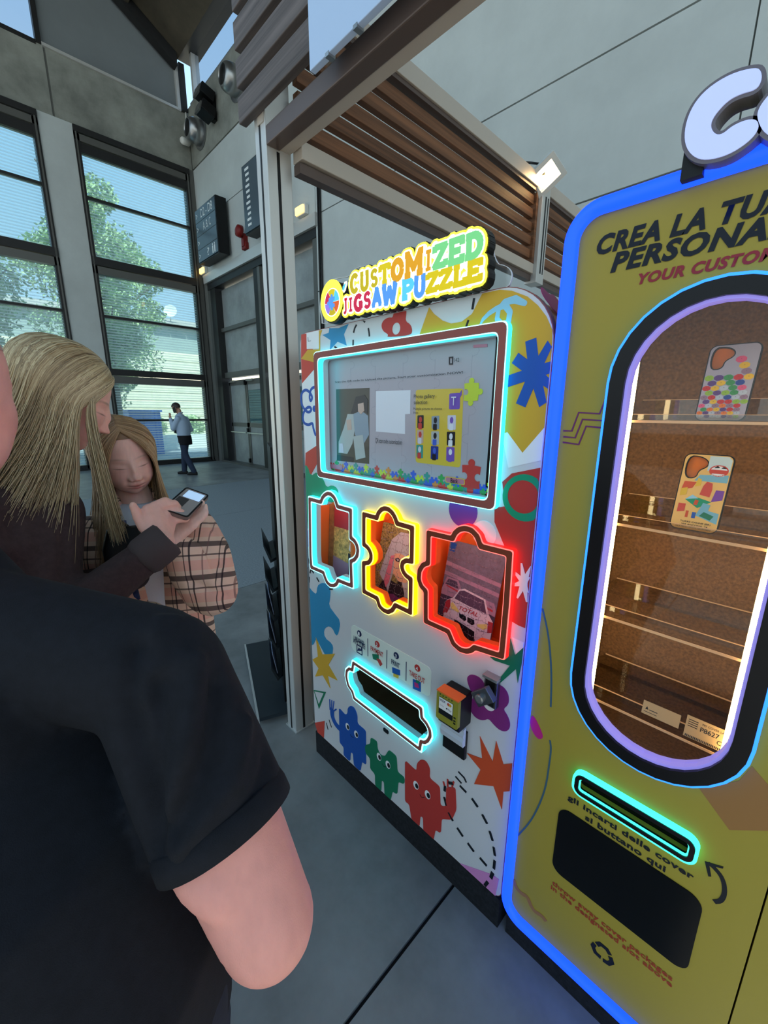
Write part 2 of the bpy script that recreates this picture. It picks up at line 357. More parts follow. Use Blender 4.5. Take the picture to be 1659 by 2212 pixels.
def board(x0, x1, z0, z1, label, cat='sign'):
    t = thing('direction_board', ((x0+x1)/2, YW, z0), label, cat)
    bx('cabinet', (x0, YW-.36, z0), (x1, YW-.08, z1), 'black_plastic', t); bx('sign_face', (x0+.03, YW-.38, z0+.03), (x1-.03, YW-.36, z1-.03), 'sign_slate', t)
    bx('wall_mount', (x0+.3, YW-.08, z0+.2), (x1-.3, YW, z1-.2), 'black_plastic', t)
    return t
fb = FR(YW-.38)
t = board(-12.95, -11.62, 5.62, 6.93, 'slate direction sign reading D2 - D8 and A, B, C above the portal')
for z in (6.6, 6.27, 5.95): bx('divider', (-12.92, YW-.383, z-.006), (-11.65, YW-.38, z+.006), 'black_plastic', t)
text('D2 - D8', -12.55, 6.66, -11.8, 6.86, 'white_ink', t, .003, fb); text('A, B, C', -12.45, 6.32, -11.95, 6.53, 'white_ink', t, .003, fb)
for z in (6.72, 6.40, 6.07, 5.75): text('>', -12.86, z-.02, -12.76, z+.1, 'white_ink', t, .003, fb)
text('?', -12.3, 5.70, -12.18, 5.88, 'white_ink', t, .003, fb)
for x in (-11.95, -11.83): prism('pictogram', [circ(x, 5.88, .022, 10), rrect(x-.03, x+.03, 5.68, 5.85)][1:], 0, .003, 'white_ink', t, fb); prism('pictogram', circ(x, 5.885, .025, 10), 0, .003, 'white_ink', t, fb)
t = board(-10.15, -8.9, 5.62, 7.0, 'slate direction sign half hidden behind the kiosk post')
for i in range(11): bx('printed_line', (-9.98+.02*(i % 3), YW-.384, 6.85-i*.11), (-9.8, YW-.38, 6.90-i*.11), 'white_ink', t)
t = thing('fire_alarm', (-10.8, YW, 5.6), 'red fire alarm bell on a bracket above the portal', 'alarm')
lt('bell', [(.02, 0), (.14, .02), (.13, .12), (.05, .16)], (-10.8, YW-.12, 5.93), (0, -1, .1), 'red_plastic', t, 20, True); bx('bracket', (-10.86, YW-.12, 5.62), (-10.74, YW, 5.9), 'red_plastic', t); bx('call_box', (-10.92, YW-.1, 5.56), (-10.7, YW, 5.72), 'red_plastic', t, .02)
for (x, z, lb) in ((-8.25, 5.66, 'glowing emergency light over the portal, right of the kiosk post'), (-13.42, 5.62, 'glowing emergency light by the hall corner, under the direction sign')):
    t = thing('emergency_light', (x, YW, z), lb, 'light', 'emergency lights over the portal')
    bx('housing', (x-.17, YW-.10, z-.09), (x+.17, YW, z+.09), 'white_plastic', t, .02); bx('diffuser', (x-.15, YW-.14, z-.075), (x+.15, YW-.095, z+.075), 'lamp_warm', t, .02)
for dx, lb in ((0, 'black cable running down the wall beside the portal, left one'), (.07, 'black cable running down the wall beside the portal, right one')):
    tag(tb('cable', [(-7.72+dx, YW-.03, 9.6), (-7.72+dx, YW-.03, 0.05)], .02, 'black_plastic'), lb, 'cable', 'wall cables')

# ---------------------------------------------------------------- the slatted kiosk
M('slat_wood', (112, 76, 52), .55, vary=(14, .28), stretch=(1, .06, 3), bump=(40, .1))
M('slat_wood_front', (98, 90, 88), .6, vary=(14, .22), stretch=(.06, 1, 3), bump=(40, .1))
M('beam_steel', (196, 186, 174), .4, metal=.15)
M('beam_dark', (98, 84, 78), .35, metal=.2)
M('board_sky_sheen', (188, 212, 244), .5)  # the blue is reflected sky put into the board's colour
M('led_flood', (255, 236, 205), .4, emit=26, ecol=(255, 214, 150))
kf = thing('kiosk_frame', (-1.6, .97, 0), 'metal kiosk frame with dark wooden slats above the machines', 'kiosk')
def gpost(x0, x1, y0, y1, z0, z1):
    o = bx('post', (x0, y0, z0), (x1, y1, z1), 'alu', kf, .003)
    return o
p = gpost(-1.65, -1.572, .93, 1.035, 0, 2.99)
bx('groove', (-1.617, .9285, 0), (-1.607, .94, 2.62), 'black_plastic', p); bx('groove', (-1.578, .972, 0), (-1.5705, .984, 2.52), 'black_plastic', p)
p = gpost(-1.56, -1.475, 2.86, 2.965, 2.44, 3.02); bx('groove', (-1.477, 2.90, 2.5), (-1.4735, 2.915, 2.95), 'black_plastic', p); bx('groove', (-1.477, 2.935, 2.5), (-1.4735, 2.945, 2.95), 'black_plastic', p)
bx('foot_plate', (-1.66, .925, 0), (-1.565, 1.04, .006), 'alu', kf)
p = gpost(-1.56, -1.475, 5.5, 5.6, 0, 3.02)
for (a, b) in ((1.035, 2.86), (2.965, 5.5)):
    bx('beam', (-1.56, a, 2.495), (-1.50, b, 2.555), 'beam_steel', kf, .003); bx('beam', (-1.555, a, 2.455), (-1.515, b, 2.49), 'beam_dark', kf)
    bx('beam', (-1.565, a, 2.985), (-1.49, b, 3.06), 'beam_steel', kf, .003); bx('beam', (-1.56, a, 2.965), (-1.50, b, 2.984), 'beam_dark', kf)
    for i in range(5):
        z = 2.585+i*.078
        bx('slat', (-1.55, a+.002, z), (-1.518, b-.03, z+.052), 'slat_wood', kf, .002)
    bx('slat_batten', (-1.585, b-.03, 2.556), (-1.50, b-.002, 2.965), 'slat_wood', kf)
# front fascia along the machines
bx('beam', (-1.572, .93, 2.525), (1.6, .985, 2.585), 'beam_dark', kf, .004); bx('beam', (-1.572, .985, 2.53), (1.6, 1.03, 2.575), 'beam_steel', kf)
for i in range(7):
    z = 2.625+i*.112
    bx('slat', (-1.70, .895, z), (1.6, .925, z+.082), 'slat_wood_front', kf, .003)
for x in (-1.60, -1.2, -.6, 0, .6): bx('slat_upright', (x-.02, .926, 2.6), (x+.02, .945, 3.4), 'beam_steel', kf)
sb = tag(bx('fascia_board', (-1.205, .868, 2.545), (.9, .888, 3.3), 'board_sky_sheen', None, .002), 'blank pale board with blue sky sheen in its colour, hung over the wooden slats', 'board')
for x in (-1.12, -1.0, -.8): bx('clip', (x-.008, .866, 2.539), (x+.008, .890, 2.549), 'steel', sb)
# floodlight on the rear post
t = thing('floodlight', (-1.5, 2.9, 3.03), 'lit square white floodlight clamped on the kiosk post', 'floodlight')
fc = Vector((-1.453,2.839,3.042)); nn = Vector((.42, -.70, -.58)).normalized()
ux = Vector((.0, 0, 1)).cross(nn).normalized(); uy = nn.cross(ux); ang = R(40)
A = ux*math.cos(ang)+uy*math.sin(ang); B = nn.cross(A)
ff = frame3(fc, A, B)
prism('lamp_frame', [rrect(-.095, .095, -.078, .078, .006), rrect(-.066, .066, -.052, .052)], -.01, .03, 'white_plastic', t, ff)
prism('lamp_housing', rrect(-.09, .09, -.074, .074, .01), -.055, -.01, 'white_plastic', t, ff)
prism('lamp_lens', rrect(-.065, .065, -.051, .051), -.008, .004, 'led_flood', t, ff)
tb('lamp_arm', [fc-nn*.05, fc-nn*.1+Vector((-.05, .02, -.03)), (-1.50, 2.88, 3.06)], .018, 'white_plastic', t); bx('clamp', (-1.545, 2.82, 3.04), (-1.455, 2.90, 3.075), 'black_plastic', t)
tb('lamp_cord', [fc-nn*.055, fc-nn*.08+Vector((-.04, -.03, .05)), (-1.52, 2.75, 3.10), (-1.53, 2.65, 3.07)], .007, 'black_plastic', t, 6)
# brochure stand beside the post
t = thing('brochure_stand', (-1.85, 1.0, 0), 'dark leaflet stand on a grey base plate, half hidden by the kiosk post', 'stand')
M('plate_grey', (58, 66, 72), .35, metal=.4); M('leaflet', (150, 160, 185), .5, vary=(60, .3))
prism('base_plate', [(-2.44, 1.09), (-1.739, .816), (-1.687, .953), (-2.366, 1.28)], .03, .05, 'plate_grey', t, lambda u, v, w: Vector((u, v, w)))
prism('base_edge', [(-2.445, 1.085), (-1.745, .812), (-1.737, .818), (-2.437, 1.092)], .02, .053, 'alu', t, lambda u, v, w: Vector((u, v, w)))
for (x, y) in ((-2.35, 1.12), (-1.80, .90)): bx('foot', (x-.03, y-.03, 0), (x+.03, y+.03, .03), 'black_plastic', t)
sf = frame3((-2.06, 1.13, 0), (.895, -.446, 0), (0, 0, 1))
prism('upright', rrect(0, .34, .05, 1.42), -.03, 0, 'black_plastic', t, sf)
for i, z in enumerate((.86, .70, .54, .38, .20)):
    h = prism('leaflet_tray', [(0, z), (.05, z), (.10, z+.10), (.10, z+.115), (.04, z+.015), (0, z+.015)], .02, .32, 'plate_grey', t, (lambda zf: (lambda u, v, w: Vector((-2.06+.895*w+.446*u, 1.13-.446*w+.895*u-2*.895*u, v))))(z))
    if i > 1: prism('leaflet', [(.045, z+.03), (.05, z+.03), (.085, z+.17), (.08, z+.17)], .04, .30, 'leaflet', h, lambda u, v, w: Vector((-2.06+.895*w+.446*u, 1.13-.446*w-.895*u, v)))

# ---------------------------------------------------------------- jigsaw machine
M('panel_white', (212, 213, 215), .38); M('peach', (226, 168, 128), .5); M('plinth', (26, 28, 32), .85, vary=(80, .4)); M('cabinet_dark', (30, 30, 32), .6)
M('trim_brown', (150, 84, 76), .5); M('trim_maroon', (128, 58, 36), .55); M('orange_lining', (236, 112, 48), .6)
def neon(n, rgb, s): return M(n, rgb, .4, emit=s, ecol=rgb)
neon('neon_cyan', (44, 215, 232), 2.6); neon('neon_cyan_edge', (175, 250, 255), 1.6); neon('neon_yellow', (255, 214, 0), 2.5); neon('neon_yellow_edge', (255, 246, 140), 1.4); neon('neon_red', (255, 20, 16), 2.8); neon('neon_red_edge', (255, 120, 110), 1.3)
PAL = dict(p_red=(205, 72, 58), p_brick=(190, 58, 52), p_yellow=(222, 182, 52), p_gold=(214, 168, 50), p_blue=(40, 140, 186), p_royal=(24, 84, 172), p_navy=(24, 40, 84), p_green=(18, 150, 108), p_dkgreen=(16, 118, 84), p_magenta=(196, 38, 118), p_purple=(132, 44, 120), p_lilac=(168, 138, 206), p_violet=(120, 66, 160), p_pink=(214, 140, 196), p_orange=(208, 80, 42), p_cream=(242, 242, 236), p_white=(238, 240, 240), p_black=(14, 22, 28), p_sky=(150, 205, 228), p_pale=(226, 236, 226))
for k_, v_ in PAL.items(): M(k_, v_, .45)
jm = thing('jigsaw_vending_machine', (-.91, 1.28, 0), 'white jigsaw puzzle vending machine with colourful print and neon-framed windows', 'vending machine')
x0, x1, zb, zt = -1.404, -.428, .122, 1.863
outl = rrect(x0, x1, zb, zt, (.055, .03, .14, .04), 10)
# window outlines (centre line of the dark strip), taken 2 cm in front of the panel
scr = rrect(-1.282, -.541, 1.352, 1.776)
pzL = [(-1.35,1.246),(-1.275,1.245),(-1.264,1.264),(-1.25,1.276),(-1.23,1.286),(-1.211,1.286),(-1.192,1.277),(-1.182,1.265),(-1.173,1.245),(-1.097,1.244),(-1.099,1.142),(-1.079,1.136),(-1.065,1.122),(-1.06,1.105),(-1.064,1.083),(-1.08,1.063),(-1.101,1.052),(-1.097,0.9568),(-1.178,0.9537),(-1.188,0.9354),(-1.205,0.9235),(-1.229,0.9172),(-1.249,0.923),(-1.262,0.9391),(-1.272,0.9586),(-1.355,0.9574),(-1.359,1.011),(-1.353,1.168)]
pzM = [(-1.027,1.242),(-0.9621,1.241),(-0.9567,1.257),(-0.9421,1.273),(-0.9264,1.28),(-0.9083,1.28),(-0.8905,1.271),(-0.8777,1.257),(-0.87,1.24),(-0.8054,1.239),(-0.8046,1.131),(-0.8284,1.128),(-0.8427,1.117),(-0.8461,1.102),(-0.8396,1.087),(-0.8271,1.077),(-0.8064,1.072),(-0.8056,0.9575),(-0.8725,0.9593),(-0.8853,0.9362),(-0.9066,0.921),(-0.9286,0.9203),(-0.9483,0.928),(-0.9597,0.9538),(-1.029,0.9564),(-1.03,1.064),(-1.003,1.073),(-0.9914,1.089),(-0.9913,1.107),(-0.9999,1.121),(-1.014,1.13),(-1.028,1.133)]
pzR = [(-0.7407,1.237),(-0.6544,1.239),(-0.6478,1.256),(-0.634,1.27),(-0.6154,1.277),(-0.5945,1.276),(-0.5754,1.263),(-0.5636,1.238),(-0.4794,1.239),(-0.477,1.102),(-0.4784,0.9519),(-0.5627,0.9403),(-0.5715,0.9272),(-0.588,0.9163),(-0.6104,0.912),(-0.6341,0.9205),(-0.6543,0.9523),(-0.7407,0.9516),(-0.7446,1.052),(-0.7624,1.061),(-0.7734,1.081),(-0.7715,1.111),(-0.7578,1.133),(-0.7391,1.143)]
slot = [(-1.093,0.6374),(-0.7487,0.6328),(-0.7446,0.5991),(-0.7242,0.591),(-0.7093,0.5745),(-0.7056,0.5536),(-0.7159,0.5273),(-0.7297,0.5116),(-0.7443,0.5073),(-0.749,0.4719),(-1.091,0.4795),(-1.101,0.5046),(-1.126,0.519),(-1.138,0.5525),(-1.135,0.5812),(-1.118,0.6001),(-1.1,0.6017)]
def off(p, d): return fillet(offset(p, d), .018 if len(p) == 4 else .007)
holes = [off(p, -.006) for p in (scr, pzL, pzM, pzR, slot)]
fp_ = prism('front_panel', [outl]+holes, -.018, 0, 'panel_white', jm)
inner = offset(outl, -.006)
prism('panel_edge', [offset(outl, .002), inner], -.020, -.001, 'trim_brown', jm)
# cabinet: a shell behind the panel, open only through the windows
sh = rrect(x0+.012, x1-.008, zb-.01, zt-.008, (.04, .03, .135, .03), 10)
prism('cabinet_shell', [sh, offset(sh, -.012)], -.62, -.02, 'peach', jm); prism('cabinet_back', sh, -.64, -.62, 'cabinet_dark', jm)
bx('plinth', (x0+.0, .935, 0), (x1-.002, 1.55, .115), 'plinth', jm)
def surround(nm, loop, lining, edge, core, strip, wd, body=.0245):
    """neon frame: glowing silicone body with a dark strip on its front"""
    fr = prism(nm, [off(loop, body/2), off(loop, -body/2)], 0, .0185, core, jm)
    prism('neon_edge', [off(loop, body/2), off(loop, -body/2)], .0185, .0195, edge, fr)
    prism('dark_strip', [off(loop, wd/2), off(loop, -wd/2)], .0195, .0215, strip, fr)
    prism('recess_wall', [off(loop, -body/2+.003), off(loop, -body/2-.0015)], -.024, -.003, lining, fr)
    return fr
surround('screen_neon_frame', scr, 'panel_white', 'neon_cyan_edge', 'neon_cyan', 'trim_brown', .019)
surround('window_neon_frame', pzL, 'panel_white', 'neon_cyan_edge', 'neon_cyan', 'trim_brown', .0140, .0235)
surround('window_neon_frame', pzM, 'orange_lining', 'neon_yellow_edge', 'neon_yellow', 'trim_maroon', .0150, .0235)
surround('window_neon_frame', pzR, 'orange_lining', 'neon_red_edge', 'neon_red', 'trim_maroon', .0145, .0205)
surround('slot_neon_frame', slot, 'panel_white', 'neon_cyan_edge', 'neon_cyan', 'trim_brown', .0110, .0225)
# recess boxes behind the puzzle windows, lined in orange
neon('recess_led', (255, 244, 225), 14)
def recess(ax, bx_, az, bz, dp):
    bm = bmesh.new(); t_ = .006
    box(bm, (ax-t_, .952, az-t_), (ax, .932+dp, bz+t_)); box(bm, (bx_, .952, az-t_), (bx_+t_, .932+dp, bz+t_)); box(bm, (ax, .952, az-t_), (bx_, .932+dp, az)); box(bm, (ax, .952, bz), (bx_, .932+dp, bz+t_)); box(bm, (ax-t_, .932+dp, az-t_), (bx_+t_, .938+dp, bz+t_))
    q_ = obj('display_recess', bm, 'orange_lining', jm)
    bx('recess_lamp', (ax+.01, .954, bz-.012), (bx_-.01, .962, bz-.002), 'recess_led', q_)
    return q_
recess(-1.376, -1.150, .86, 1.305, .19); recess(-1.138, -.836, .86, 1.285, .19); recess(-.824, -.446, .86, 1.315, .19)
# pickup slot: black flap behind
bx('pickup_flap', (-1.15, .965, .60), (-.74, .972, .83), M('flap_glass', (48, 78, 88), .25, vary=(25, .35)), jm)
# display
M('lcd_black', (10, 10, 12), .25); M('lcd_bg', (168, 158, 166), .3, emit=.06, coat=.25)
def lcd(n, rgb, e=.06): return M('lcd_'+n, rgb, .3, emit=e, coat=.3)
for n_, c_ in dict(ink=(28, 26, 34), yellow=(206, 176, 62), card=(214, 214, 222), green=(60, 150, 80), blue=(62, 92, 190), red=(190, 60, 56), lime=(190, 200, 60), wood=(70, 62, 50), coat=(168, 172, 170), hair=(36, 30, 30), jean=(132, 146, 160), skin=(190, 160, 146), purple=(112, 80, 170), pinkb=(186, 110, 130), night=(30, 50, 130), line=(150, 142, 152), pale=(200, 196, 210), teal=(60, 140, 130), orange=(206, 130, 60)).items(): lcd(n_, c_)
dsp = bx('display', (-1.30, .962, 1.33), (-.525, .975, 1.80), 'lcd_black', jm)
FD = FR(.962)
CNT = [0]
def step(): CNT[0] += 1; return CNT[0]*.02
def dd(nm, pts, ly, mat): return decal(nm, pts, ly+step(), mat, dsp, FD)
dd('screen_image', [(-1.297,1.78),(-0.5879,1.766),(-0.592,1.348),(-1.285,1.363)], 1, 'lcd_bg')
def dtext(s, q, mat='lcd_ink', w=.006, fat=0.0):
    (a, b), (c, d_) = q; return text(s, a, b, c, d_, mat, dsp, w, FD, fat)
dtext('Scan the QR code to Upload the picture, Start your customization NOW!', [(-1.229,1.681),(-0.6778,1.689)], fat=.008)
dtext('142', [(-0.7085,1.714),(-0.6921,1.724)]); dtext('Photo gallery', [(-0.8504,1.619),(-0.7707,1.633)], fat=.006); dtext('selection', [(-0.8499,1.605),(-0.7981,1.617)], fat=.006)
dtext('Multiple pictures to choose', [(-0.8507,1.586),(-0.7436,1.596)]); dtext('from', [(-0.8504,1.577),(-0.8322,1.585)]); dtext('QR scan code customization', [(-1.017,1.48),(-0.8972,1.498)], fat=.006)
def q4(c): return c
dd('picture_card', [(-1.23,1.661),(-1.051,1.66),(-1.054,1.408),(-1.233,1.404)], 2, 'lcd_wood')
dd('picture_print', [(-1.189,1.526),(-1.166,1.575),(-1.135,1.575),(-1.126,1.528),(-1.141,1.473),(-1.171,1.434),(-1.222,1.434),(-1.22,1.475)], 3, 'lcd_coat'); dd('picture_print', [(-1.135,1.575),(-1.093,1.587),(-1.058,1.57),(-1.054,1.507),(-1.085,1.47),(-1.127,1.504)], 3, 'lcd_jean')
dd('picture_print', [(-1.12,1.633),(-1.075,1.638),(-1.058,1.621),(-1.06,1.576),(-1.085,1.587),(-1.116,1.581),(-1.149,1.575)], 4, 'lcd_hair'); dd('picture_print', [(-1.109,1.609),(-1.08,1.613),(-1.076,1.587),(-1.093,1.575),(-1.108,1.584)], 5, 'lcd_skin'); dd('picture_print', [(-1.136,1.498),(-1.085,1.506),(-1.072,1.429),(-1.123,1.416)], 4, 'lcd_coat'); dd('picture_print', [(-1.173,1.554),(-1.147,1.557),(-1.144,1.521),(-1.167,1.518)], 4, 'lcd_skin'); dd('picture_print', [(-1.215,1.469),(-1.195,1.47),(-1.191,1.436),(-1.216,1.437)], 5, 'lcd_pale'); dd('picture_print', [(-1.232,1.426),(-1.137,1.424),(-1.138,1.406),(-1.233,1.405)], 3, 'lcd_hair')
dd('code_card', [(-1.02,1.648),(-0.8686,1.647),(-0.8687,1.577),(-0.8888,1.576),(-0.888,1.516),(-1.02,1.519)], 2, 'lcd_card')
dd('gallery_card', fillet([(-0.8478,1.647),(-0.6768,1.645),(-0.6747,1.432),(-0.8409,1.432)], .01), 2, 'lcd_yellow')
dd('app_icon', fillet([(-0.7232,1.633),(-0.6868,1.634),(-0.6859,1.591),(-0.7221,1.59)], .005), 3, 'lcd_purple'); dtext('T', [(-0.7126,1.601),(-0.6965,1.624)], 'lcd_card', .0062)
dd('corner_fold', [(-0.6884,1.633),(-0.6821,1.641),(-0.6814,1.629),(-0.6866,1.621)], 4, 'lcd_purple')
tc_ = ['hair', 'jean', 'pale', 'skin', 'coat', 'ink', 'teal', 'night', 'purple']; t2_ = ['red', 'ink', 'purple', 'red', 'ink', 'card', 'pale', 'blue', 'card']
for i, q in enumerate(([(-0.8379,1.573),(-0.8136,1.574),(-0.8128,1.536),(-0.8373,1.536)], [(-0.7833,1.571),(-0.7554,1.573),(-0.7543,1.535),(-0.7818,1.536)], [(-0.7261,1.574),(-0.6977,1.575),(-0.6966,1.535),(-0.7241,1.536)], [(-0.8378,1.53),(-0.8133,1.531),(-0.8125,1.492),(-0.8373,1.492)], [(-0.7827,1.528),(-0.7546,1.529),(-0.7535,1.491),(-0.7812,1.491)], [(-0.7261,1.529),(-0.6975,1.53),(-0.6964,1.491),(-0.7242,1.491)], [(-0.8392,1.486),(-0.813,1.487),(-0.8122,1.447),(-0.8379,1.448)], [(-0.7822,1.486),(-0.7545,1.486),(-0.754,1.448),(-0.7819,1.447)], [(-0.7251,1.486),(-0.6974,1.487),(-0.6963,1.447),(-0.7243,1.447)])):
    dd('thumbnail', fillet(q, .003), 3, 'lcd_'+tc_[i]); cx = sum(p[0] for p in q)/4; cz = sum(p[1] for p in q)/4
    dd('thumbnail_print', circ(cx, cz+.006, .006, 10, .009), 4, 'lcd_'+t2_[i]); dd('thumbnail_print', rrect(cx-.008, cx+.006, cz-.022, cz-.004, .003), 4, 'lcd_'+t2_[(i+3) % 9])
def jig(cx, cz, s, tabs, n=8):
    """square jigsaw piece; tabs = +1 knob, -1 socket, 0 flat for bottom, right, top, left"""
    out = []; c = [(-s, -s), (s, -s), (s, s), (-s, s)]
    for k in range(4):
        a = Vector(c[k]); b = Vector(c[(k+1) % 4]); d_ = (b-a).normalized(); nrm = Vector((d_.y, -d_.x)); out.append(tuple(a))
        if tabs[k]:
            mid = (a+b)/2; r = s*.36
            for i in range(n+1):
                th = R(-125+250*i/n)
                p = mid+nrm*tabs[k]*(r*.75+r*math.cos(th))+d_*(r*math.sin(th))
                out.append(tuple(p))
    return [(cx+p[0], cz+p[1]) for p in out]
random.seed(3); cols = ['lcd_red', 'lcd_blue', 'lcd_lime', 'lcd_green', 'lcd_orange', 'lcd_teal']
for i in range(26):
    x = -1.262+.0275*i
    for j in range(2): dd('jigsaw_print', jig(x+(.006 if j else 0), 1.395-.018*j+(.005 if i % 2 else 0)-.012, .0115, [1, -1, 1, -1] if (i+j) % 2 else [-1, 1, -1, 1], 5), 2, cols[(i*2+j*3+random.randint(0, 1)) % 6])
dd('jigsaw_print', [(p[0], p[1]) for p in jig(-.652, 1.635, .022, [1, 1, 1, -1])], 3, 'lcd_lime'); dd('jigsaw_print', jig(-.638, 1.41, .030, [1, -1, 1, -1]), 3, 'lcd_red')
dd('button', fillet([(-0.7245,1.402),(-0.6572,1.402),(-0.656,1.384),(-0.7236,1.384)], .005), 3, 'lcd_yellow'); dd('button', fillet([(-0.7219,1.4),(-0.6593,1.4),(-0.6585,1.386),(-0.7212,1.386)], .005), 4, 'lcd_pinkb'); dtext('Back', [(-0.7026,1.386),(-0.6775,1.4)], w=.0062, fat=.01); dd('button', [(-1.281,1.388),(-1.2,1.389),(-1.201,1.373),(-1.281,1.372)], 3, 'lcd_pinkb')
dd('phone_icon', [[(-0.7295,1.729),(-0.7156,1.729),(-0.7156,1.708),(-0.7284,1.709)], [(-0.7264,1.726),(-0.7183,1.725),(-0.7181,1.712),(-0.7257,1.712)]], 3, 'lcd_ink'); dd('badge', [(-0.6522,1.752),(-0.6111,1.75),(-0.6106,1.743),(-0.6518,1.745)], 3, 'lcd_pinkb')
for i in range(1, 6):   # faint jigsaw lines of the wallpaper
    x = -1.27+.123*i; pts = []
    for k in range(5):
        za = 1.40+.075*k; pts += [(x, za), (x, za+.028)]+[(x+(.016 if (i+k) % 2 else -.016)*math.sin(math.pi*q/4)*1.3, za+.0375+.0135*-math.cos(math.pi*q/4)) for q in range(5)]+[(x, za+.047)]
    decal('wallpaper_line', ribbon(pts, .0009), 1.35, 'lcd_line', dsp, FD)
# ---- printed shapes on the panel
CNT[0] = 0
def inside(p): return (min(max(p[0], x0+.002), x1-.002), min(max(p[1], zb+.002), zt-.002))
def pr(nm, pts, ly, mat):
    pts = [[inside(p) for p in lp] for lp in pts] if isinstance(pts[0][0], (tuple, list)) else [inside(p) for p in pts]
    return decal(nm, pts, ly+step(), mat, fp_)
def brush(nm, pts, w, ly, mat):
    '''painted stroke that may cross itself'''
    bm = bmesh.new(); n = len(pts); wl = w if isinstance(w, (list, tuple)) else [w]*n; b0 = .0005*(ly+step())
    for i in range(n):
        prism_bm(bm, [circ(pts[i][0], pts[i][1], wl[i]/2, 10)], 0, b0+.000004*i, FR(YF))
        if i < n-1: prism_bm(bm, [ribbon([pts[i], pts[i+1]], [wl[i], wl[i+1]])], 0, b0+.000004*i+.000002, FR(YF))
    return obj(nm, bm, mat, fp_)
pr('red_print', [(-1.395,1.867),(-1.374,1.869),(-1.357,1.869),(-1.359,1.827),(-1.298,1.785),(-1.312,1.722),(-1.409,1.679),(-1.406,1.783)], 1, 'p_red')
pr('yellow_print', [(-1.283,1.862),(-1.264,1.863),(-1.277,1.841),(-1.279,1.795),(-1.31,1.756),(-1.404,1.776),(-1.356,1.804),(-1.286,1.799)], 2, 'p_gold')
pr('sticker', [(-1.359,1.869),(-1.282,1.863),(-1.285,1.802),(-1.361,1.807)], 3, 'p_white'); pr('sticker_mark', [(-1.351,1.847),(-1.35,1.832),(-1.333,1.832),(-1.332,1.833),(-1.348,1.833),(-1.349,1.847)], 4, 'p_black')
pr('star_print', [(-1.263,1.844),(-1.227,1.847),(-1.222,1.867),(-1.171,1.855),(-1.119,1.869),(-1.144,1.832),(-1.131,1.796),(-1.179,1.813),(-1.223,1.79),(-1.217,1.822)], 1, 'p_blue')
for s in ([(-1.095,1.831),(-1.089,1.844),(-1.08,1.853)], [(-1.058,1.864),(-1.047,1.862),(-1.039,1.855)], [(-1.024,1.836),(-1.02,1.821),(-1.019,1.811)], [(-1.097,1.81),(-1.098,1.792)], [(-0.6381,1.855),(-0.6415,1.83)], [(-0.6512,1.807),(-0.6575,1.792)], [(-1.223,1.867),(-1.22,1.861)], [(-1.196,1.799),(-1.182,1.791)]):
    pr('dash_print', ribbon(s, .006), 2, 'p_black')
pr('flower_print', [chaikin([(-0.9134,1.865),(-0.8982,1.872),(-0.8643,1.867),(-0.8639,1.853),(-0.8675,1.834),(-0.8466,1.823),(-0.8388,1.804),(-0.8477,1.794),(-0.9435,1.8),(-0.9326,1.806),(-0.9585,1.819),(-0.9661,1.837),(-0.9551,1.85),(-0.9332,1.854),(-0.9174,1.85)], 2), circ(*[(-0.9028,1.819)][0], .0165, 18)], 2, 'p_brick')
pr('yellow_print', [(-0.7806,1.857),(-0.7631,1.838),(-0.7331,1.817),(-0.7045,1.806),(-0.672,1.806),(-0.6419,1.82),(-0.6261,1.845),(-0.6155,1.867),(-0.5685,1.863),(-0.5368,1.853),(-0.4972,1.834),(-0.4709,1.812),(-0.4487,1.786),(-0.4322,1.756),(-0.4256,1.729),(-0.4181,1.657),(-0.5516,1.664),(-0.5574,1.781),(-0.8133,1.79)], 1, 'p_gold')
pr('yellow_print', [(-0.5554,1.688),(-0.4216,1.679),(-0.4254,1.613),(-0.4208,1.549),(-0.4774,1.489),(-0.5466,1.541)], 1, 'p_gold')
brush('scribble_print', [(-0.616,1.792),(-0.6085,1.803),(-0.5925,1.814),(-0.5743,1.821),(-0.5511,1.825),(-0.5373,1.808),(-0.5398,1.786),(-0.5577,1.785),(-0.5702,1.798),(-0.5674,1.82),(-0.5525,1.832),(-0.5265,1.833),(-0.5021,1.821)], [.004, .009, .011, .012, .016, .014, .013, .013, .012, .011, .014, .018, .012], 2, 'p_sky')
ac = Vector([(-0.4646,1.671)][0])
for e in ([(-0.4803,1.742)][0], [(-0.4295,1.729)][0], [(-0.5153,1.706)][0], [(-0.5323,1.654)][0], [(-0.4918,1.599)][0], [(-0.434,1.6)][0], [(-0.4197,1.646)][0], [(-0.4215,1.679)][0]):
    pr('asterisk_print', ribbon([tuple(ac), e], .026), 3+.1*random.random(), 'p_royal')
pr('pale_print', [(-1.408,1.687),(-1.317,1.734),(-1.305,1.709),(-1.32,1.435),(-1.395,1.421)], 1, 'p_white')
fc_ = [[(-1.314,1.673)], [(-1.377,1.666)]]
brush('scribble_print', chaikin([(-1.311,1.672),(-1.343,1.667),(-1.356,1.637),(-1.348,1.618),(-1.333,1.637),(-1.365,1.663),(-1.395,1.661),(-1.414,1.639),(-1.41,1.606),(-1.371,1.577),(-1.342,1.587),(-1.352,1.601),(-1.379,1.596),(-1.404,1.573),(-1.403,1.54),(-1.368,1.531),(-1.339,1.542),(-1.337,1.522),(-1.324,1.497)], 2, False), .0105, 2, 'p_royal'); pr('scribble_print', circ(*[(-1.325,1.593)][0], .012, 14), 2, 'p_royal')
pr('red_print', [(-1.395,1.423),(-1.315,1.458),(-1.315,1.392),(-1.365,1.337),(-1.413,1.373)], 1, 'p_red')
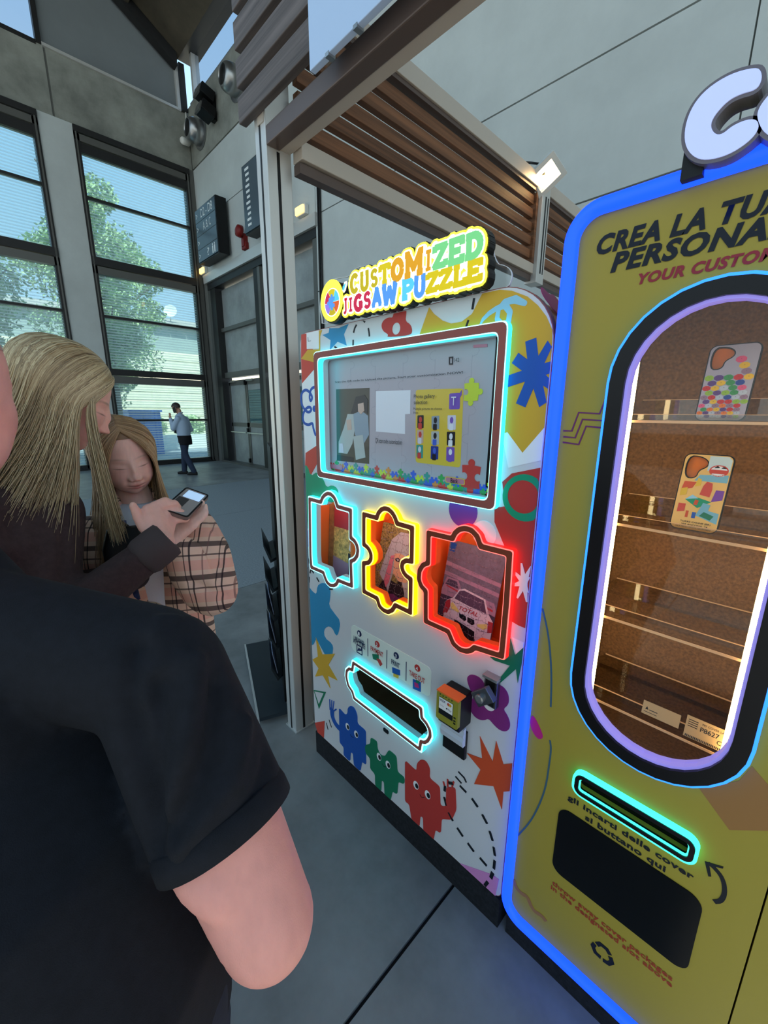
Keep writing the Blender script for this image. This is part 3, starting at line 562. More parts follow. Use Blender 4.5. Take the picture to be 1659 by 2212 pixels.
pr('green_print', chaikin([(-1.411,1.373),(-1.384,1.373),(-1.365,1.333),(-1.319,1.358),(-1.282,1.332),(-1.264,1.301),(-1.227,1.316),(-1.196,1.307),(-1.188,1.282),(-1.21,1.246),(-1.297,1.252),(-1.382,1.214),(-1.383,1.108),(-1.404,1.111),(-1.413,1.242)], 1), 1, 'p_green')
pr('lilac_print', [(-1.412,1.1),(-1.391,1.111),(-1.391,1.04),(-1.411,1.03)], 1, 'p_lilac')
for s in ([(-1.412,0.9771),(-1.398,0.9576)], [(-1.387,0.9359),(-1.396,0.9145)], [(-1.387,0.9359),(-1.369,0.9224)], [(-1.402,0.8953),(-1.409,0.8694)], [(-1.348,0.9083),(-1.332,0.8948)], [(-1.261,0.8851),(-1.24,0.8918)]): pr('dash_print', ribbon(s, .006), 3, 'p_black')
pr('pale_star_print', [(-0.5393,1.529),(-0.5211,1.536),(-0.4774,1.489),(-0.4228,1.549),(-0.4194,1.475),(-0.5115,1.45),(-0.5278,1.504)], 2, 'p_white')
pr('red_print', [(-0.5251,1.413),(-0.501,1.437),(-0.4177,1.458),(-0.42,1.198),(-0.4217,1.046),(-0.4478,1.046),(-0.4728,1.051),(-0.4869,1.216),(-0.539,1.306),(-0.5418,1.343),(-0.5129,1.352)], 1, 'p_brick')
rc = Vector([(-0.4631,1.381)][0]); pr('ring_print', [circ(rc.x, rc.y, .058, 30), circ(rc.x-.003, rc.y+.002, .041, 30)], 3, 'p_green')
pr('circle_print', circ(*[(-0.6386,1.319)][0], .047, 32), 2, 'p_violet'); pr('pale_circle_print', circ(*[(-0.5672,1.268)][0], .036, 28), 3, 'p_white')
bc = Vector([(-0.4436,1.167)][0])
for i in range(8): a_ = R(20+45*i); pr('burst_print', ribbon([tuple(bc), (bc.x+.034*math.cos(a_), bc.y+.052*math.sin(a_))], [.018, .004]), 3+.05*i, 'p_pale')
pr('green_burst_print', [(-0.5226,0.9204),(-0.4786,0.9382),(-0.4689,1.005),(-0.4509,0.9588),(-0.426,0.9905),(-0.4233,0.9463),(-0.4358,0.8831),(-0.4441,0.9208),(-0.4852,0.8573),(-0.4911,0.8651),(-0.4619,0.9225),(-0.5086,0.9161)], 3, 'p_dkgreen')
pr('white_print', [(-0.464,1.007),(-0.4286,1.004),(-0.4255,0.9857),(-0.445,0.959)], 2, 'p_white')
pr('puzzle_print', chaikin([(-1.415,0.8481),(-1.38,0.833),(-1.353,0.8303),(-1.345,0.8719),(-1.315,0.8954),(-1.277,0.9028),(-1.254,0.8858),(-1.258,0.8467),(-1.269,0.8084),(-1.232,0.7873),(-1.193,0.7677),(-1.208,0.7078),(-1.224,0.6896),(-1.249,0.7184),(-1.281,0.7119),(-1.31,0.6816),(-1.305,0.6473),(-1.252,0.6417),(-1.246,0.6162),(-1.27,0.5393),(-1.33,0.5867),(-1.367,0.6211),(-1.396,0.5659),(-1.425,0.5792)], 1), 2, 'p_blue')
pr('star_print', [(-1.369,0.6252),(-1.325,0.5587),(-1.235,0.6035),(-1.283,0.5282),(-1.222,0.4834),(-1.29,0.4722),(-1.273,0.4181),(-1.326,0.4557),(-1.386,0.4186),(-1.356,0.4755),(-1.416,0.4975),(-1.358,0.5332)], 3, 'p_gold')
pr('triangle_print', [[(-1.42,0.34),(-1.307,0.3806),(-1.365,0.2609)], [(-1.398,0.3362),(-1.325,0.3652),(-1.366,0.2829)]], 2, 'p_dkgreen')
pr('red_print', [(-1.417,0.1632),(-1.324,0.2216),(-1.334,0.1243),(-1.383,0.1232)], 2, 'p_red')
for s in ([(-1.311,0.2195),(-1.3,0.1901)], [(-1.29,0.2482),(-1.273,0.2187)]): pr('dash_print', ribbon(s, .004), 2, 'p_black')
# three puzzle-piece figures along the bottom
def fig(mat, body, extra, eyes, smile):
    pr('puzzle_figure_print', body, 3, mat)
    for e in extra: pr('puzzle_figure_print', e, 3.3, mat)
    for (a, b) in eyes: pr('eye_print', circ(a, b, .0125, 18, .0165), 4, 'p_white'); pr('pupil_print', circ(a+.004, b, .0075, 14, .0105), 5, 'p_black')
    pr('smile_print', ribbon(chaikin(smile, 2, False), .0022), 4, 'p_black')
fig('p_royal', fillet([(-1.215,0.3543),(-1.173,0.343),(-1.157,0.3612),(-1.156,0.3866),(-1.138,0.4096),(-1.113,0.4146),(-1.095,0.3898),(-1.095,0.3484),(-1.044,0.3472),(-1.043,0.1815),(-1.067,0.1836),(-1.079,0.1252),(-1.12,0.1261),(-1.126,0.1836),(-1.14,0.1785),(-1.146,0.1259),(-1.19,0.1306),(-1.187,0.1725),(-1.215,0.1766)], .012), [ribbon(chaikin([(-1.196,0.251),(-1.238,0.251),(-1.266,0.2787),(-1.264,0.3194)], 2, False), .026), ribbon([(-1.28,0.306),(-1.28,0.3586)], .005), ribbon([(-1.269,0.3119),(-1.265,0.3626)], .005), ribbon([(-1.259,0.3179),(-1.25,0.3667)], .005), ribbon([(-1.257,0.3104),(-1.234,0.336)], .006)], [(-1.158,0.2958),(-1.102,0.2938)], [(-1.14,0.2693),(-1.132,0.2613),(-1.118,0.2683)])
fig('p_dkgreen', fillet([(-1.016,0.3347),(-0.9783,0.3401),(-0.9762,0.3071),(-0.9605,0.2897),(-0.9339,0.3018),(-0.9138,0.3455),(-0.874,0.3436),(-0.8674,0.277),(-0.8323,0.2798),(-0.8315,0.2493),(-0.8621,0.2377),(-0.8672,0.1738),(-0.891,0.1712),(-0.9014,0.1177),(-0.934,0.1165),(-0.9384,0.1796),(-0.952,0.1751),(-0.9536,0.1178),(-0.9876,0.1209),(-0.9898,0.1784),(-1.018,0.1827),(-1.018,0.2331),(-1.046,0.2387),(-1.049,0.2743),(-1.016,0.3046)], .012), [], [(-0.9663,0.2776),(-0.9167,0.2758)], [(-0.9487,0.2577),(-0.9391,0.2501),(-0.9278,0.2599)])
fig('p_brick', fillet([(-0.8307,0.3563),(-0.7756,0.3489),(-0.7751,0.3824),(-0.7578,0.4121),(-0.7348,0.4219),(-0.7164,0.403),(-0.7171,0.3631),(-0.6721,0.3616),(-0.6663,0.2871),(-0.6438,0.3021),(-0.6464,0.3814),(-0.6109,0.4055),(-0.6027,0.3221),(-0.6172,0.2707),(-0.6588,0.2385),(-0.6594,0.1747),(-0.682,0.1719),(-0.6902,0.1123),(-0.7349,0.1147),(-0.7388,0.1775),(-0.7516,0.1705),(-0.7547,0.1169),(-0.7918,0.1203),(-0.8055,0.1803),(-0.8262,0.1753)], .012), [ribbon([(-0.6511,0.3744),(-0.6592,0.3927)], .006), ribbon([(-0.641,0.3857),(-0.6425,0.4143)], .006), ribbon([(-0.6242,0.3986),(-0.6187,0.4234)], .006)], [(-0.7753,0.2893),(-0.7218,0.29)], [(-0.7565,0.2639),(-0.7466,0.2567),(-0.7351,0.2682)])
for s, w_ in (([(-0.6514,0.3811),(-0.6524,0.3592)], .008), ([(-0.6384,0.4036),(-0.6203,0.4147)], .009), ([(-0.6133,0.4479),(-0.5894,0.4391)], .004), ([(-0.6034,0.4733),(-0.5812,0.4672),(-0.5721,0.4556)], .004), ([(-0.5952,0.4258),(-0.5698,0.4188)], .006), ([(-0.6526,0.3342),(-0.6427,0.3088)], .007), ([(-0.6323,0.2887),(-0.6136,0.2688)], .007), ([(-0.5954,0.256),(-0.572,0.2412)], .007), ([(-0.5526,0.2319),(-0.5282,0.2193)], .007), ([(-0.5061,0.2158),(-0.4804,0.2079)], .007), ([(-0.5488,0.4128),(-0.5263,0.3979)], .007), ([(-0.5092,0.3836),(-0.4908,0.3644)], .007), ([(-0.4803,0.3445),(-0.4682,0.3194)], .007), ([(-0.463,0.2987),(-0.4568,0.2723)], .007), ([(-0.4559,0.2528),(-0.4564,0.2208)], .008), ([(-0.4591,0.2014),(-0.4633,0.1762)], .011), ([(-0.472,0.153),(-0.4814,0.1268)], .010), ([(-0.4921,0.1083),(-0.4963,0.0958)], .010)):
    pr('dash_print', ribbon(s, w_), 4, 'p_black')
pr('pink_print', [(-0.5751,0.1231),(-0.4614,0.1921),(-0.4378,0.1968),(-0.4438,0.1203),(-0.4519,0.1079),(-0.489,0.1007)], 2, 'p_pink')
pr('star_print', [(-0.5763,0.5625),(-0.5233,0.5793),(-0.5366,0.65),(-0.4892,0.5923),(-0.4837,0.6678),(-0.4556,0.6072),(-0.4295,0.6289),(-0.4256,0.5339),(-0.4483,0.5178),(-0.4481,0.4539),(-0.4802,0.5128),(-0.5445,0.471),(-0.5263,0.5377)], 2, 'p_orange')
fx = Vector([(-0.5111,0.7687)][0])
pr('flower_print', chaikin([(-0.5934,0.813),(-0.5883,0.8291),(-0.5732,0.8392),(-0.5546,0.8412),(-0.5408,0.8352),(-0.5344,0.827),(-0.4948,0.8478),(-0.4779,0.8504),(-0.4618,0.8401),(-0.4557,0.8213),(-0.4578,0.8011),(-0.4707,0.7815),(-0.4575,0.7706),(-0.4469,0.7528),(-0.4466,0.7318),(-0.4576,0.7158),(-0.4759,0.7099),(-0.494,0.7154),(-0.5129,0.7266),(-0.5251,0.7115),(-0.545,0.7029),(-0.5626,0.7062),(-0.574,0.7186),(-0.5774,0.7428),(-0.5635,0.7711),(-0.5802,0.7859)], 2), 2, 'p_purple')
pr('flower_eye_print', circ(*[(-0.5146,0.7717)][0], .019, 20), 3, 'p_white')
pr('lilac_print', [(-0.6834,0.6358),(-0.6657,0.6445),(-0.6749,0.6069),(-0.6816,0.618)], 2, 'p_lilac')
# instruction strip
ins = rrect(*[[(-1.126,0.7842)][0][0], [(-0.7262,0.775)][0][0]], [(-0.7219,0.6748)][0][1], [(-1.126,0.7842)][0][1], .02)
pr('instruction_label', ins, 1.5, 'p_pale')
for n_, c_, a_ in (('1', 'p_navy', [(-1.077,0.7628),(-1.109,0.7277),(-1.048,0.765),(-1.111,0.7132),(-1.042,0.7545)]), ('2', 'p_brick', [(-0.9779,0.7608),(-1.012,0.7203),(-0.9472,0.7493)]), ('3', 'p_navy', [(-0.8817,0.7587),(-0.903,0.7185),(-0.8631,0.7404)]), ('4', 'p_brick', [(-0.7844,0.7572),(-0.8173,0.7185),(-0.7508,0.7378)])):
    (cx, cz) = a_[0]; pr('number_disc', circ(cx, cz, .0125, 20), 3, c_); text(n_, cx-.0045, cz-.007, cx+.0045, cz+.007, 'p_white', fp_, .005, None, .02)
def ftext(s, q, mat, w=.005, fat=.02, shear=0): (a, b), (c, d_) = q; return text(s, a, b, c, d_, mat, fp_, w, None, fat, shear)
ftext('UPLOAD', [(-1.107,0.724),(-1.048,0.7433)], 'p_navy'); ftext('A PICTURE', [(-1.111,0.7102),(-1.042,0.7327)], 'p_navy'); ftext('PAYMENT', [(-1.011,0.7218),(-0.9453,0.7418)], 'p_brick'); ftext('PRINT', [(-0.903,0.7172),(-0.863,0.7364)], 'p_navy'); ftext('TAKE OUT', [(-0.8172,0.7159),(-0.7493,0.736)], 'p_brick')
for s in ([(-1.03,0.7613),(-1.029,0.6877)], [(-0.9279,0.7594),(-0.9288,0.6851)], [(-0.8343,0.7568),(-0.834,0.6831)]): pr('divider_print', ribbon(s, .0028), 3, 'p_navy')
pr('upload_icon', [rrect(*[[(-1.094,0.7114)][0][0], [(-1.06,0.7264)][0][0]], [(-1.095,0.6752)][0][1], [(-1.094,0.7114)][0][1], .003), rrect([(-1.094,0.7114)][0][0]+.004, [(-1.06,0.7264)][0][0]-.004, [(-1.095,0.6752)][0][1]+.004, [(-1.094,0.7114)][0][1]-.004)], 3, 'p_navy'); pr('upload_icon', [(-1.091,0.6831),(-1.08,0.7027),(-1.072,0.6959),(-1.066,0.7075),(-1.062,0.6945)], 3, 'p_navy')
pr('payment_icon', [(-1.005,0.7089),(-0.9705,0.7219),(-0.9685,0.6943),(-1,0.6902)], 3, 'p_dkgreen'); pr('payment_icon', [(-0.9814,0.7011),(-0.9631,0.7054),(-0.9503,0.6916),(-0.9611,0.6779)], 4, 'p_brick')
pr('printer_icon', [(-0.9011,0.7042),(-0.8624,0.7108),(-0.862,0.6892),(-0.899,0.6823)], 3, 'p_royal'); pr('printer_icon', [(-0.8939,0.6828),(-0.8686,0.6872),(-0.87,0.6741),(-0.8937,0.6703)], 4, 'p_yellow'); pr('puzzle_icon', [(-0.8028,0.7072),(-0.7677,0.7121),(-0.7664,0.6759),(-0.8017,0.6703)], 3, 'p_royal'); pr('puzzle_icon', [(-0.7963,0.6986),(-0.7795,0.7007),(-0.7729,0.687),(-0.7927,0.6818)], 4, 'p_magenta'); pr('puzzle_icon', [(-0.789,0.7116),(-0.7723,0.7124),(-0.7765,0.7023),(-0.7871,0.7007)], 4, 'p_dkgreen')
prism('keyhole', rrect(*[[(-0.9443,0.4108)][0][0], [(-0.9167,0.4283)][0][0]], [(-0.9312,0.4099)][0][1], [(-0.9314,0.4266)][0][1], .006), 0, .002, 'p_black', jm)
# card reader
M('reader_olive', (148, 146, 50), .45); M('reader_orange', (232, 120, 52), .5); M('steel_dark', (110, 114, 120), .3, metal=.9)
rd = bx('card_reader', (-.648, .870, .674), (-.570, .932, .784), 'black_plastic', jm, .004)
rx = lambda x: -.645+(x+.7005)*.87
rz_ = lambda z: .700+(z-.700)*.72
prism('reader_face', rrect(-.6455, -.5685, .694, .786, .006), 0, .013, 'reader_olive', rd, FR(.870))
bx('reader_cap', (-.6455, .8555, .7865), (-.568, .893, .7905), 'reader_orange', rd)
fr_ = FR(.857)
def rr_(a_, b_, c_, d_): return rrect(rx(a_), rx(b_), rz_(c_), rz_(d_))
prism('reader_screen', rr_(-.690, -.632, .722, .800), 0, .001, 'p_black', rd, fr_); prism('reader_label', rr_(-.689, -.633, .748, .799), .001, .0016, 'p_white', rd, fr_)
text('VISA', rx(-.686), rz_(.783), rx(-.663), rz_(.794), 'p_navy', rd, .0018, fr_, .02, .3); prism('card_mark', circ(rx(-.650), rz_(.787), .0048, 16), .0016, .0019, 'p_red', rd, fr_); prism('card_mark', circ(rx(-.643), rz_(.787), .0048, 16), .0016, .0021, 'p_gold', rd, fr_)
text('Pay', rx(-.650), rz_(.757), rx(-.637), rz_(.769), 'p_black', rd, .0018, fr_); prism('card_mark', circ(rx(-.656), rz_(.764), .0028, 12), .0016, .0019, 'p_black', rd, fr_); text('G Pay', rx(-.684), rz_(.760), rx(-.668), rz_(.769), 'lcd_line', rd, .0018, fr_)
for i in range(5): prism('reader_hole', circ(rx(-.686+.012*i), rz_(.812-.002*(i % 2)), .0018, 8), 0, .001, 'p_black', rd, fr_)
for z in (.742, .728, .716): prism('reader_icon', rr_(-.628, -.620, z-.003, z+.003), 0, .001, 'p_black', rd, fr_)
hd = bx('leaflet_holder', (-.661, .917, .541), (-.577, .932, .640), 'black_plastic', jm, .003); prism('holder_cover', [(0, 0), (.012, .0), (.016, .02), (.010, .03), (.016, .04), (.010, .05), (.013, .062), (0, .066)], -.661, -.576, M('milky', (196, 206, 218), .35), hd, lambda u, v, w: Vector((w, .917-u, .598+v)))
hp = bx('hasp_plate', (-.526, .914, .779), (-.485, .932, .871), 'steel_dark', jm, .002); bx('hasp_window', (-.520, .912, .784), (-.491, .914, .864), 'black_plastic', hp)
bx('hasp_top', (-.528, .906, .867), (-.483, .934, .875), 'steel', hp)
lk = bx('padlock_body', (-.540, .880, .802), (-.480, .900, .844), 'steel_dark', hp, .002, Matrix.Rotation(R(-42), 3, 'Y')); lt('lock_cylinder', [(.013, 0), (.013, .008), (.009, .010)], (-.514, .880, .820), (0, -1, 0), 'steel', hp, 20); bx('lock_shaft', (-.516, .895, .814), (-.496, .915, .834), 'steel_dark', hp)
# ---- the framed jigsaw pictures inside the windows (lift-out things)
def pic(nm, o, U, V, w, h, mat, label):
    t = thing(nm, Vector(o), label, 'jigsaw picture', 'sample jigsaws in the machine windows')
    f = frame3(o, U, V); b = prism('picture_board', rrect(0, w, 0, h, .004), 0, .004, mat, t, f)
    def d_(n, pts, ly, m): return prism(n, [[(p[0]*w, p[1]*h) for p in pts]], .004, .004+.0004*ly+.00001*step(), m, b, f)
    return t, f, d_, b
M('pic_grey', (112, 108, 128), .5, vary=(60, .12)); M('pic_road', (70, 62, 84), .6); M('pic_leaf', (84, 84, 44), .6, vary=(120, .5, (190, 170, 110))); M('pic_hair', (188, 186, 206), .5); M('pic_skin', (232, 176, 150), .5); M('pic_pinkhair', (224, 120, 150), .5); M('pic_jacket', (44, 34, 48), .5); M('pic_purple', (128, 56, 120), .5); M('pic_white', (226, 220, 226), .5); M('pic_glass', (84, 72, 96), .4); M('pic_yellow', (232, 226, 130), .5); M('pic_red', (176, 56, 66), .5); M('pic_pale', (170, 140, 165), .5); M('pic_sand', (196, 160, 96), .6, vary=(70, .3)); M('pic_wood', (150, 104, 66), .6, vary=(40, .15)); M('pic_line', (150, 140, 156), .5)
def jlines(t, f, w, h, nx, ny, mat='pic_line'):
    for i in range(1, nx):
        pts = []
        for k in range(ny):
            y_ = h*k/ny; s_ = h/ny; sg = 1 if (i+k) % 2 else -1; pts += [(w*i/nx, y_), (w*i/nx, y_+s_*.36)]+[(w*i/nx+sg*s_*.2*math.sin(math.pi*q/4), y_+s_*(.5-.14*math.cos(math.pi*q/4))) for q in range(5)]+[(w*i/nx, y_+s_*.64)]
        prism('jigsaw_cut', ribbon(pts, .0006), .006, .0065, mat, t, f)
    for k in range(1, ny):
        pts = []
        for i in range(nx):
            x_ = w*i/nx; s_ = w/nx; sg = 1 if (i+k) % 2 else -1; pts += [(x_, h*k/ny), (x_+s_*.36, h*k/ny)]+[(x_+s_*(.5-.14*math.cos(math.pi*q/4)), h*k/ny+sg*s_*.2*math.sin(math.pi*q/4)) for q in range(5)]+[(x_+s_*.64, h*k/ny)]
        prism('jigsaw_cut', ribbon(pts, .0006), .006, .0065, mat, t, f)
# racing car
t, f, dq, b = pic('jigsaw_picture', (-.790, 1.028, .865), (1, .02, 0), (.03, .17, 1), .205, .312, 'pic_grey', 'jigsaw of a white and red racing car in the red neon window')
dq('print', [(0, 0), (1, 0), (1, .42), (.5, .5), (0, .52)], 1, 'pic_road'); dq('print', [(0, .72), (1, .66), (1, .70), (0, .77)], 1, 'pic_pale'); dq('print', [(0, .62), (1, .56), (1, .60), (0, .66)], 1, 'pic_pale'); dq('print', [(.02, .88), (.12, .88), (.14, .97), (.03, .98)], 1, 'p_royal')
dq('print', [(0, .46), (.06, .60), (.28, .60), (.38, .50), (.36, .40), (0, .40)], 2, 'pic_pale'); dq('print', [(.05, .52), (.1, .585), (.26, .58), (.31, .51)], 3, 'pic_glass'); dq('print', [(.62, .40), (.7, .50), (.95, .49), (1, .42), (1, .36)], 2, 'pic_pale'); dq('print', [(.08, .50), (.95, .40), (.95, .42), (.08, .515)], 3, 'pic_red')
dq('car_print', [(.13, .14), (.10, .24), (.14, .36), (.24, .40), (.33, .51), (.42, .535), (.80, .50), (.90, .36), (.99, .30), (1, .08), (.88, .05), (.5, .09)], 4, 'pic_white')
dq('car_print', [(.27, .40), (.34, .495), (.42, .515), (.78, .485), (.86, .365), (.55, .375)], 5, 'pic_glass'); dq('car_print', [(.10, .20), (.12, .34), (.20, .38), (.22, .30), (.18, .22)], 5, 'pic_red'); dq('car_print', [(.93, .18), (.91, .30), (.99, .30), (1, .2)], 5, 'pic_red')
dq('car_print', [(.22, .335), (.25, .355), (.40, .285), (.38, .265), (.24, .285)], 6, 'pic_yellow'); dq('car_print', [(.74, .225), (.90, .265), (.92, .225), (.86, .195), (.76, .205)], 6, 'pic_yellow')
dq('car_print', [(.40, .265), (.52, .262), (.55, .225), (.52, .205), (.42, .225)], 6, 'p_black'); dq('car_print', [(.56, .26), (.68, .255), (.70, .215), (.66, .195), (.57, .21)], 6, 'p_black')
dq('car_print', [(.34, .185), (.72, .14), (.74, .05), (.68, .02), (.42, .05), (.34, .10)], 6, 'p_black'); dq('car_print', [(.10, .12), (.30, .09), (.34, .16), (.14, .22)], 6, 'pic_white'); dq('car_print', [(.75, .03), (.97, .03), (.99, .11), (.76, .12)], 6, 'pic_white')
dq('car_print', [(0, 0.02), (1, -0.0), (1, .05), (.3, .08), (.08, .14), (0, .13)], 3, 'p_black')
text('TOTAL', .080, .094, .150, .108, 'pic_red', b, .0078, f, .01, .3); jlines(b, f, .205, .312, 8, 11)
# portrait
t, f, dq, b = pic('jigsaw_picture', (-1.108, 1.022, .865), (1, .02, 0), (.03, .19, 1), .200, .312, 'pic_leaf', 'jigsaw of a silver-haired portrait in the yellow neon window')
dq('print', [(0, 0), (.22, .28), (.40, .33), (.75, .30), (1, .2), (1, 0)], 1, 'pic_jacket'); dq('print', [(.15, 0), (.25, .12), (.55, .18), (1, .1), (1, 0)], 2, 'pic_purple')
dq('hair_print', [(.12, .36), (.20, .62), (.30, .82), (.48, .93), (.70, .94), (.9, .85), (1, .7), (1, .2), (.86, .12), (.80, .24), (.70, .36), (.45, .42), (.40, .16), (.30, .30), (.22, .30)], 3, 'pic_hair')
dq('face_print', [(.42, .66), (.55, .68), (.90, .64), (.90, .46), (.80, .36), (.62, .35), (.46, .42)], 4, 'pic_skin'); dq('hair_print', [(.26, .30), (.34, .62), (.42, .64), (.40, .30), (.33, .22)], 5, 'pic_pinkhair')
dq('eye_print', [(.45, .60), (.52, .625), (.60, .60), (.55, .575), (.48, .575)], 5, 'pic_jacket'); dq('eye_print', [(.49, .602), (.53, .61), (.56, .598), (.52, .582)], 6, 'pic_hair'); dq('eye_print', [(.76, .58), (.84, .60), (.90, .58), (.84, .56)], 5, 'pic_jacket'); dq('lip_print', [(.60, .455), (.67, .465), (.74, .455), (.67, .44)], 5, 'pic_pinkhair'); dq('neck_print', [(.60, .35), (.72, .35), (.70, .28), (.62, .28)], 3.5, 'pic_jacket'); jlines(b, f, .200, .312, 7, 10)
# third picture: white figure by a yellow wall, brown frame edge
t, f, dq, b = pic('jigsaw_picture', (-1.372, 1.012, .868), (1, .03, 0), (0, .06, 1), .215, .40, 'pic_sand', 'framed jigsaw of a white figure by a yellow wall in the left neon window')
dq('frame_print', [(0, 0), (.14, 0), (.14, 1), (0, 1)], 6, 'pic_wood'); dq('print', [(.14, 0), (1, 0), (1, .24), (.14, .30)], 1, 'pic_pale'); dq('print', [(.14, .62), (.7, .62), (.7, 1), (.14, 1)], 1, 'pic_red'); dq('print', [(.55, .75), (.8, .75), (.8, 1), (.55, 1)], 2, 'pic_jacket')
dq('figure_print', [(.62, .48), (.66, .72), (.78, .80), (.95, .76), (.97, .46), (.88, .40), (.80, .42), (.7, .38), (.6, .42)], 3, 'pic_white'); dq('figure_print', [(.62, .50), (.97, .46), (.97, .49), (.62, .53)], 4, 'pic_red'); dq('figure_print', [(.58, .38), (.72, .38), (.74, .12), (.62, .10)], 3, 'pic_jacket'); dq('figure_print', [(.80, .40), (.92, .40), (.92, .10), (.80, .08)], 3, 'pic_jacket'); dq('figure_print', [(.74, .80), (.97, .80), (.97, .97), (.74, .97)], 4, 'pic_pinkhair')
# ---- lettered sign on top
M('sign_yellow', (250, 244, 70), .5, emit=1.5, ecol=(255, 246, 60)); M('sign_white', (250, 252, 240), .5, emit=1.25, ecol=(250, 255, 240)); M('sign_black', (20, 20, 20), .4)
for n_, c_ in dict(gold=(196, 172, 10), yel=(216, 190, 4), amber=(224, 156, 20), mint=(120, 206, 130), crim=(200, 30, 70), sky=(84, 150, 226), cy=(90, 200, 240), or_=(222, 90, 30), lil=(150, 120, 220)).items(): M('sg_'+n_, c_, .5, emit=.55, ecol=c_)
def arc(cx, cy, rx, ry, a0, a1, n=10): return [(cx+rx*math.cos(R(a0+(a1-a0)*i/n)), cy+ry*math.sin(R(a0+(a1-a0)*i/n))) for i in range(n+1)]
G_ = {'C': [arc(.52, .5, .40, .44, 40, 320, 14)+[]], 'U': [[(.17, 1), (.17, .35)]+arc(.5, .35, .33, .30, 180, 360)+[(.83, 1)], [(0, .94), (.38, .94)], [(.62, .94), (1, .94)]],
 'S': [arc(.5, .72, .34, .22, 20, 250, 9)+arc(.5, .28, .34, .22, 70, -160, 9)], 'T': [[(0, .90), (1, .90)], [(.5, .9), (.5, 0)], [(.26, .06), (.74, .06)], [(.04, .98), (.04, .66)], [(.96, .98), (.96, .66)]],
 'O': [arc(.5, .5, .36, .42, 0, 360, 20)], 'M': [[(.16, 0), (.16, .95), (.5, .30), (.84, .95), (.84, 0)], [(0, .06), (.33, .06)], [(.67, .06), (1, .06)], [(0, .95), (.2, .95)], [(.8, .95), (1, .95)]],
 'I': [[(.5, 0), (.5, 1)], [(.15, .94), (.85, .94)], [(.15, .06), (.85, .06)]], 'Z': [[(.08, .90), (.88, .90), (.12, .10), (.94, .10)], [(.10, .98), (.10, .68)], [(.92, .02), (.92, .32)]],
 'E': [[(.22, 0), (.22, 1)], [(.02, .92), (.92, .92), (.92, .68)], [(.22, .5), (.66, .5)], [(.66, .36), (.66, .64)], [(.02, .08), (.94, .08), (.94, .32)]], 'D': [[(.22, 0), (.22, 1)], [(.02, .92), (.45, .92)]+arc(.45, .5, .40, .42, 90, -90, 10)+[(.02, .08)]],
 'J': [[(.62, 1), (.62, .30)]+arc(.38, .28, .24, .2, 0, -140, 7), [(.30, .94), (.94, .94)]], 'G': [arc(.52, .5, .40, .44, 45, 300, 14)+[(.84, .44), (.56, .44)], [(.84, .08), (.84, .44)]], 'A': [[(.12, 0), (.5, .96), (.88, 0)], [(.28, .34), (.72, .34)], [(0, .06), (.32, .06)], [(.68, .06), (1, .06)], [(.3, .95), (.55, .95)]],
 'W': [[(.10, 1), (.28, .05), (.5, .82), (.72, .05), (.90, 1)], [(0, .95), (.28, .95)], [(.72, .95), (1, .95)]], 'P': [[(.22, 0), (.22, 1)], [(.02, .92), (.50, .92)]+arc(.50, .69, .34, .23, 90, -90, 8)+[(.22, .46)], [(.02, .06), (.5, .06)]], 'L': [[(.28, 0), (.28, 1)], [(.06, .94), (.52, .94)], [(.06, .08), (.92, .08), (.92, .36)]]}
jn = thing('lettered_sign', (-.85, .92, 1.86), 'glowing multicolour sign reading CUSTOMIZED JIGSAW PUZZLE on the machine', 'sign')
FS = FR(.900)
def strokes(ch, q, wd, rnd):
    """quads for a letter in the box q = (x0, z0, x1, z1)"""
    X0, Z0, X1, Z1 = q; out = []
    for st in G_[ch]:
        P = [(X0+p[0]*(X1-X0), Z0+p[1]*(Z1-Z0)) for p in st]
        for i in range(len(P)-1):
            a, b_ = Vector(P[i]), Vector(P[i+1]); d_ = (b_-a)
            if d_.length < 1e-6: continue
            d_.normalize(); n_ = Vector((-d_.y, d_.x))*wd/2; e = d_*(wd*.35 if not rnd else 0)
            if i > 0 and not rnd: a = a-e
            if i < len(P)-2 and not rnd: b_ = b_+e
            out.append([tuple(a+n_), tuple(a-n_), tuple(b_-n_), tuple(b_+n_)])
        if rnd:
            for p in P: out.append(circ(p[0], p[1], wd/2, 10))
    return out
def letter(ch, q, mat):
    wd = min((q[2]-q[0])*.36, .0160)
    for (extra, rnd, w0, w1, m_, nm) in ((.024, True, -.03, -.002, 'sign_black', 'letter_back'), (.0195, True, 0, .002, 'sign_yellow', 'letter_halo'), (.009, True, .002, .003, 'sign_white', 'letter_outline'), (0, False, .003, .004, mat, 'letter')):
        bm = bmesh.new()
        for k, lp in enumerate(strokes(ch, q, wd+extra, rnd)):
            prism_bm(bm, [lp], w0, w1+.00002*(k % 9), FS)
        obj(nm, bm, m_, jn)
def LB(a, b): return (a[0], b[1], b[0], a[1])
def row(chars, tl, br, mats):
    for ch, a, b, m_ in zip(chars, tl, br, mats): letter(ch, (a[0], b[1], b[0], a[1]), m_)
row('CUSTO', [(-1.066,1.984),(-1.02,1.981),(-0.9741,1.979),(-0.937,1.983),(-0.8907,1.984)], [(-1.029,1.935),(-0.9834,1.933),(-0.9455,1.935),(-0.8971,1.934),(-0.8445,1.933)], ['sg_gold', 'sg_gold', 'sg_gold', 'sg_yel', 'sg_amber'])
row('MIZED', [(-0.8398,1.989),(-0.7703,1.98),(-0.7423,1.985),(-0.6957,1.985),(-0.6466,1.983)], [(-0.7761,1.933),(-0.7462,1.934),(-0.6997,1.932),(-0.6518,1.931),(-0.598,1.932)], ['sg_amber', 'sg_amber', 'sg_mint', 'sg_mint', 'sg_mint'])
